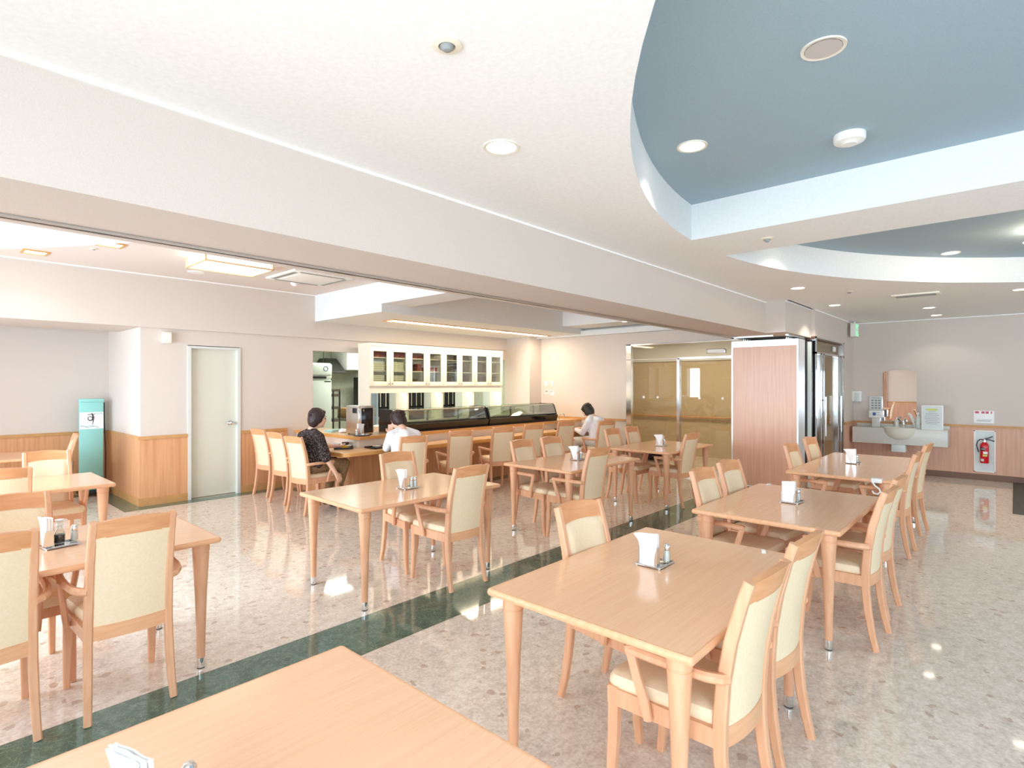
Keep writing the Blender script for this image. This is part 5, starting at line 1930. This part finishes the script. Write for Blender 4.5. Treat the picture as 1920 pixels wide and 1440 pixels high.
# ------------------------------------------------------------------ people
def figure(label, loc, rz, head, neck, chest, pelvis, sh, el, ha, kn, an, toe, mats_, look=(0, 1, -0.2), sleeve='short', hairstyle=0):
    """seated person; joints in local space (x right, y forward). sh/el/ha/kn/an/toe are (left, right)."""
    t = thing('person', label, 'person', loc, rz)
    V = Vector
    skin, hair, top, trou = mats_
    f = V(look).normalized()
    side = f.cross(V((0, 0, 1))).normalized()
    up = side.cross(f).normalized()
    hd = V(head)

    def H(x, y, z):
        return hd + side * x + f * y + up * z
    b = MB()
    # head: skull, jaw, nose, ears, brow, lips
    rot = Matrix((side, f, up)).transposed().to_4x4()
    rot.translation = hd
    b.ell((0, 0, 0.022), (0.074, 0.092, 0.092), mx=rot)
    b.ell((0, 0.022, -0.048), (0.056, 0.066, 0.062), mx=rot)
    b.ell((0, 0.066, -0.088), (0.024, 0.022, 0.020), mx=rot)
    b.ring([H(0, 0.088, 0.020), H(0, 0.103, -0.010), H(0, 0.108, -0.026), H(0, 0.088, -0.034)], [0.008, 0.011, 0.014, 0.008], 8)
    for s_ in (-1, 1):
        b.ell((s_ * 0.074, -0.004, -0.012), (0.010, 0.020, 0.032), mx=rot)
        b.ell((s_ * 0.032, 0.076, -0.028), (0.020, 0.016, 0.018), mx=rot)
    b.ell((0, 0.086, -0.056), (0.022, 0.010, 0.005), mx=rot)
    b.ell((0, 0.084, -0.065), (0.019, 0.010, 0.006), mx=rot)
    # trunk, neck
    b.cap2(H(0, -0.018, -0.06), neck, 0.045, 0.052)
    b.cap2(neck, V(chest) + V((0, 0, 0.08)), 0.055, 0.09)
    for s_ in (-1, 1):
        k = 0 if s_ < 0 else 1
        b.cap2(V(chest) + V((s_ * 0.05, 0, 0.03)), V(pelvis) + V((s_ * 0.06, 0, 0.06)), 0.105, 0.105)
        b.cap2(V(neck) + V((s_ * 0.03, 0, -0.02)), sh[k], 0.045, 0.052)
        b.cap2(sh[k], el[k], 0.046, 0.036)
        wr = V(ha[k])
        b.cap2(el[k], wr, 0.036, 0.024)
        b.cap2(V(pelvis) + V((s_ * 0.08, 0, 0)), kn[k], 0.085, 0.056)
        b.cap2(kn[k], an[k], 0.055, 0.034)
        b.cap2(an[k], toe[k], 0.034, 0.026)
        # hand: palm, four bent fingers, thumb
        d = (wr - V(el[k])).normalized()
        pr_ = V((0, 0, 1)).cross(d) if abs(d.z) < 0.9 else V((0, 1, 0)).cross(d)
        if abs(d.z) >= 0.75:
            pr_ = V((0, 1, 0)) - d * d.y
        pr_.normalize()
        nm = d.cross(pr_).normalized() * (s_)
        pc_ = wr + d * 0.055
        b.cap2(wr + d * 0.02 + pr_ * 0.014, pc_ + pr_ * 0.022 + d * 0.02, 0.017, 0.014)
        b.cap2(wr + d * 0.02 - pr_ * 0.010, pc_ - pr_ * 0.022 + d * 0.015, 0.017, 0.013)
        b.cap2(wr + d * 0.02, pc_ + d * 0.02, 0.018, 0.015)
        for q, (o_, ln) in enumerate(((0.030, 0.062), (0.010, 0.070), (-0.010, 0.064), (-0.029, 0.050))):
            p0 = pc_ + pr_ * o_ + d * 0.025
            p1 = p0 + d * ln * 0.5 - nm * 0.006
            p2 = p1 + d * ln * 0.38 - nm * 0.020
            b.ring([p0, p1, p2], [0.0090, 0.0085, 0.0070], 8)
            b.ell(p2, (0.007,) * 3, u=8, v=6)
        q0 = wr + d * 0.03 + pr_ * 0.022
        b.ring([q0, q0 + pr_ * 0.026 + d * 0.022 - nm * 0.008, q0 + pr_ * 0.030 + d * 0.052 - nm * 0.016], [0.012, 0.010, 0.008], 8)
    bo = b.build('body', skin, t)
    r_ = bo.modifiers.new('join', 'REMESH')
    r_.mode = 'VOXEL'
    r_.voxel_size = 0.006
    r_.use_smooth_shade = True
    sm = bo.modifiers.new('soften', 'SMOOTH')
    sm.iterations = 2
    sm.factor = 0.5

    def cloth(name, mb, mt, vox=0.010, it=4):
        o_ = mb.build(name, mt, t)
        q = o_.modifiers.new('join', 'REMESH')
        q.mode = 'VOXEL'
        q.voxel_size = vox
        q.use_smooth_shade = True
        q2 = o_.modifiers.new('soften', 'SMOOTH')
        q2.iterations = it
        q2.factor = 0.5
        return o_
    # eyes and brows
    for s_ in (-1, 1):
        e = MB()
        e.ell((s_ * 0.030, 0.0865, 0.002), (0.013, 0.007, 0.006), mx=rot, u=10, v=8)
        e.build('eye', M['ink'], t)
        e = MB()
        e.ring([H(s_ * 0.016, 0.096, 0.024), H(s_ * 0.032, 0.093, 0.029), H(s_ * 0.048, 0.082, 0.024)], [0.003, 0.004, 0.002], 6)
        e.build('eyebrow', M['hair'], t)
    # hair
    g = MB()
    g.ell((0, -0.016, 0.044), (0.092, 0.104, 0.092), mx=rot)
    g.ell((0, -0.050, -0.012), (0.088, 0.070, 0.104), mx=rot)
    g.ell((0, -0.056, -0.075), (0.062, 0.040, 0.050), mx=rot)
    for s_ in (-1, 1):
        g.ell((s_ * 0.070, -0.022, 0.006), (0.022, 0.060, 0.068), mx=rot)
        if hairstyle == 1:
            g.ell((s_ * 0.068, -0.012, -0.04), (0.024, 0.055, 0.06), mx=rot)
    g.ell((0, 0.050, 0.078), (0.062, 0.044, 0.034), mx=rot)
    for k in range(26):
        a = random.random() * 2 * PI
        c_ = random.random()
        x_, y_ = 0.080 * math.cos(a) * math.sqrt(c_), -0.03 + 0.085 * math.sin(a) * math.sqrt(c_)
        z_ = 0.042 + 0.086 * math.sqrt(max(0.0, 1 - (x_ / 0.088) ** 2 - ((y_ + 0.014) / 0.10) ** 2))
        g.ring([H(x_, y_, z_ - 0.01), H(x_ * 1.05, y_ - 0.012, z_ + 0.003), H(x_ * 1.1, y_ - 0.03, z_ - 0.008)], [0.010, 0.009, 0.003], 6)
    cloth('hair', g, hair, 0.006, 2)
    # top
    g = MB()
    ch_ = V(chest)
    pe = V(pelvis)
    for s_ in (-1, 1):
        k = 0 if s_ < 0 else 1
        g.cap2(ch_ + V((s_ * 0.055, 0, 0.03)), pe + V((s_ * 0.065, 0.0, 0.04)), 0.122, 0.122)
        g.cap2(V(neck) + V((s_ * 0.042, -0.006, -0.030)), sh[k], 0.060, 0.068)
        S_, E_, W_ = V(sh[k]), V(el[k]), V(ha[k])
        if sleeve == 'elbow':
            g.cap2(S_, S_ + (E_ - S_) * 0.96, 0.064, 0.066)
        elif sleeve == 'long':
            g.cap2(S_, E_, 0.062, 0.054)
            g.cap2(E_, E_ + (W_ - E_) * 0.9, 0.052, 0.038)
        else:
            g.cap2(S_, S_ + (E_ - S_) * 0.7, 0.062, 0.058)
    g.cap2(ch_ + V((0, -0.012, 0.09)), V(neck) + V((0, -0.016, -0.036)), 0.095, 0.064)
    cloth('shirt', g, top)
    # trousers
    g = MB()
    for s_ in (-1, 1):
        k = 0 if s_ < 0 else 1
        g.cap2(pe + V((s_ * 0.075, -0.02, 0.0)), kn[k], 0.098, 0.070)
        A_ = V(kn[k]) + (V(an[k]) - V(kn[k])) * 0.82
        g.cap2(kn[k], A_, 0.068, 0.058)
    g.cap2(pe + V((-0.05, -0.02, 0.02)), pe + V((0.05, -0.02, 0.02)), 0.11, 0.11)
    cloth('trousers', g, trou)
    for k in (0, 1):
        g = MB()
        A_, T_ = V(an[k]), V(toe[k])
        g.cap2(A_ + V((0, -0.03, -0.035)), T_ + V((0, 0, 0.0)), 0.040, 0.034)
        g.cap2(A_ + V((0, -0.02, -0.01)), A_ + (T_ - A_) * 0.4, 0.038, 0.034)
        cloth('shoe', g, M['shoe'], 0.007, 2)
    return t


figure('woman in a dark patterned blouse and khaki trousers seated at the counter, arm hanging down', (3.46, 6.38, 0), -84,
       (0.02, 0.03, 1.125), (0, -0.035, 0.985), (0, -0.05, 0.80), (0, -0.05, 0.555),
       ((-0.165, -0.05, 0.905), (0.165, -0.05, 0.905)), ((-0.21, 0.16, 0.745), (0.262, -0.02, 0.665)), ((-0.13, 0.39, 0.745), (0.285, 0.10, 0.470)),
       ((-0.10, 0.36, 0.545), (0.11, 0.36, 0.545)), ((-0.09, 0.25, 0.10), (0.09, 0.22, 0.10)), ((-0.09, 0.37, 0.036), (0.10, 0.34, 0.036)),
       (M['skin'], M['hair'], M['blouse'], M['khaki']), (0.22, 1, -0.05), 'elbow', 0)
figure('woman in a white top bent over her meal, hands raised to her mouth', (4.25, 5.60, 0), -18,
       (-0.015, 0.26, 1.085), (0, 0.13, 0.985), (0, 0.04, 0.80), (0, -0.03, 0.555),
       ((-0.16, 0.08, 0.905), (0.16, 0.08, 0.905)), ((-0.165, 0.25, 0.745), (0.17, 0.28, 0.745)), ((-0.085, 0.385, 0.905), (0.035, 0.42, 0.90)),
       ((-0.11, 0.36, 0.545), (0.10, 0.36, 0.545)), ((-0.12, 0.28, 0.10), (0.10, 0.28, 0.10)), ((-0.12, 0.40, 0.036), (0.10, 0.40, 0.036)),
       (M['skin'], M['hair'], M['whitecloth'], M['navy']), (-0.50, 1, -0.42), 'long', 0)
figure('person in a pale striped shirt seen from behind, head bowed over the counter', (8.22, 5.42, 0), -4,
       (0.0, 0.20, 1.075), (0, 0.10, 0.985), (0, 0.0, 0.80), (0, -0.05, 0.555),
       ((-0.17, 0.04, 0.905), (0.17, 0.04, 0.905)), ((-0.20, 0.16, 0.70), (0.20, 0.18, 0.70)), ((-0.12, 0.38, 0.745), (0.10, 0.40, 0.745)),
       ((-0.13, 0.36, 0.545), (0.10, 0.36, 0.545)), ((-0.12, 0.30, 0.10), (0.10, 0.30, 0.10)), ((-0.12, 0.42, 0.036), (0.10, 0.42, 0.036)),
       (M['skin'], M['hairb'], M['shirt'], M['greycloth']), (0, 1, -0.75), 'long', 1)
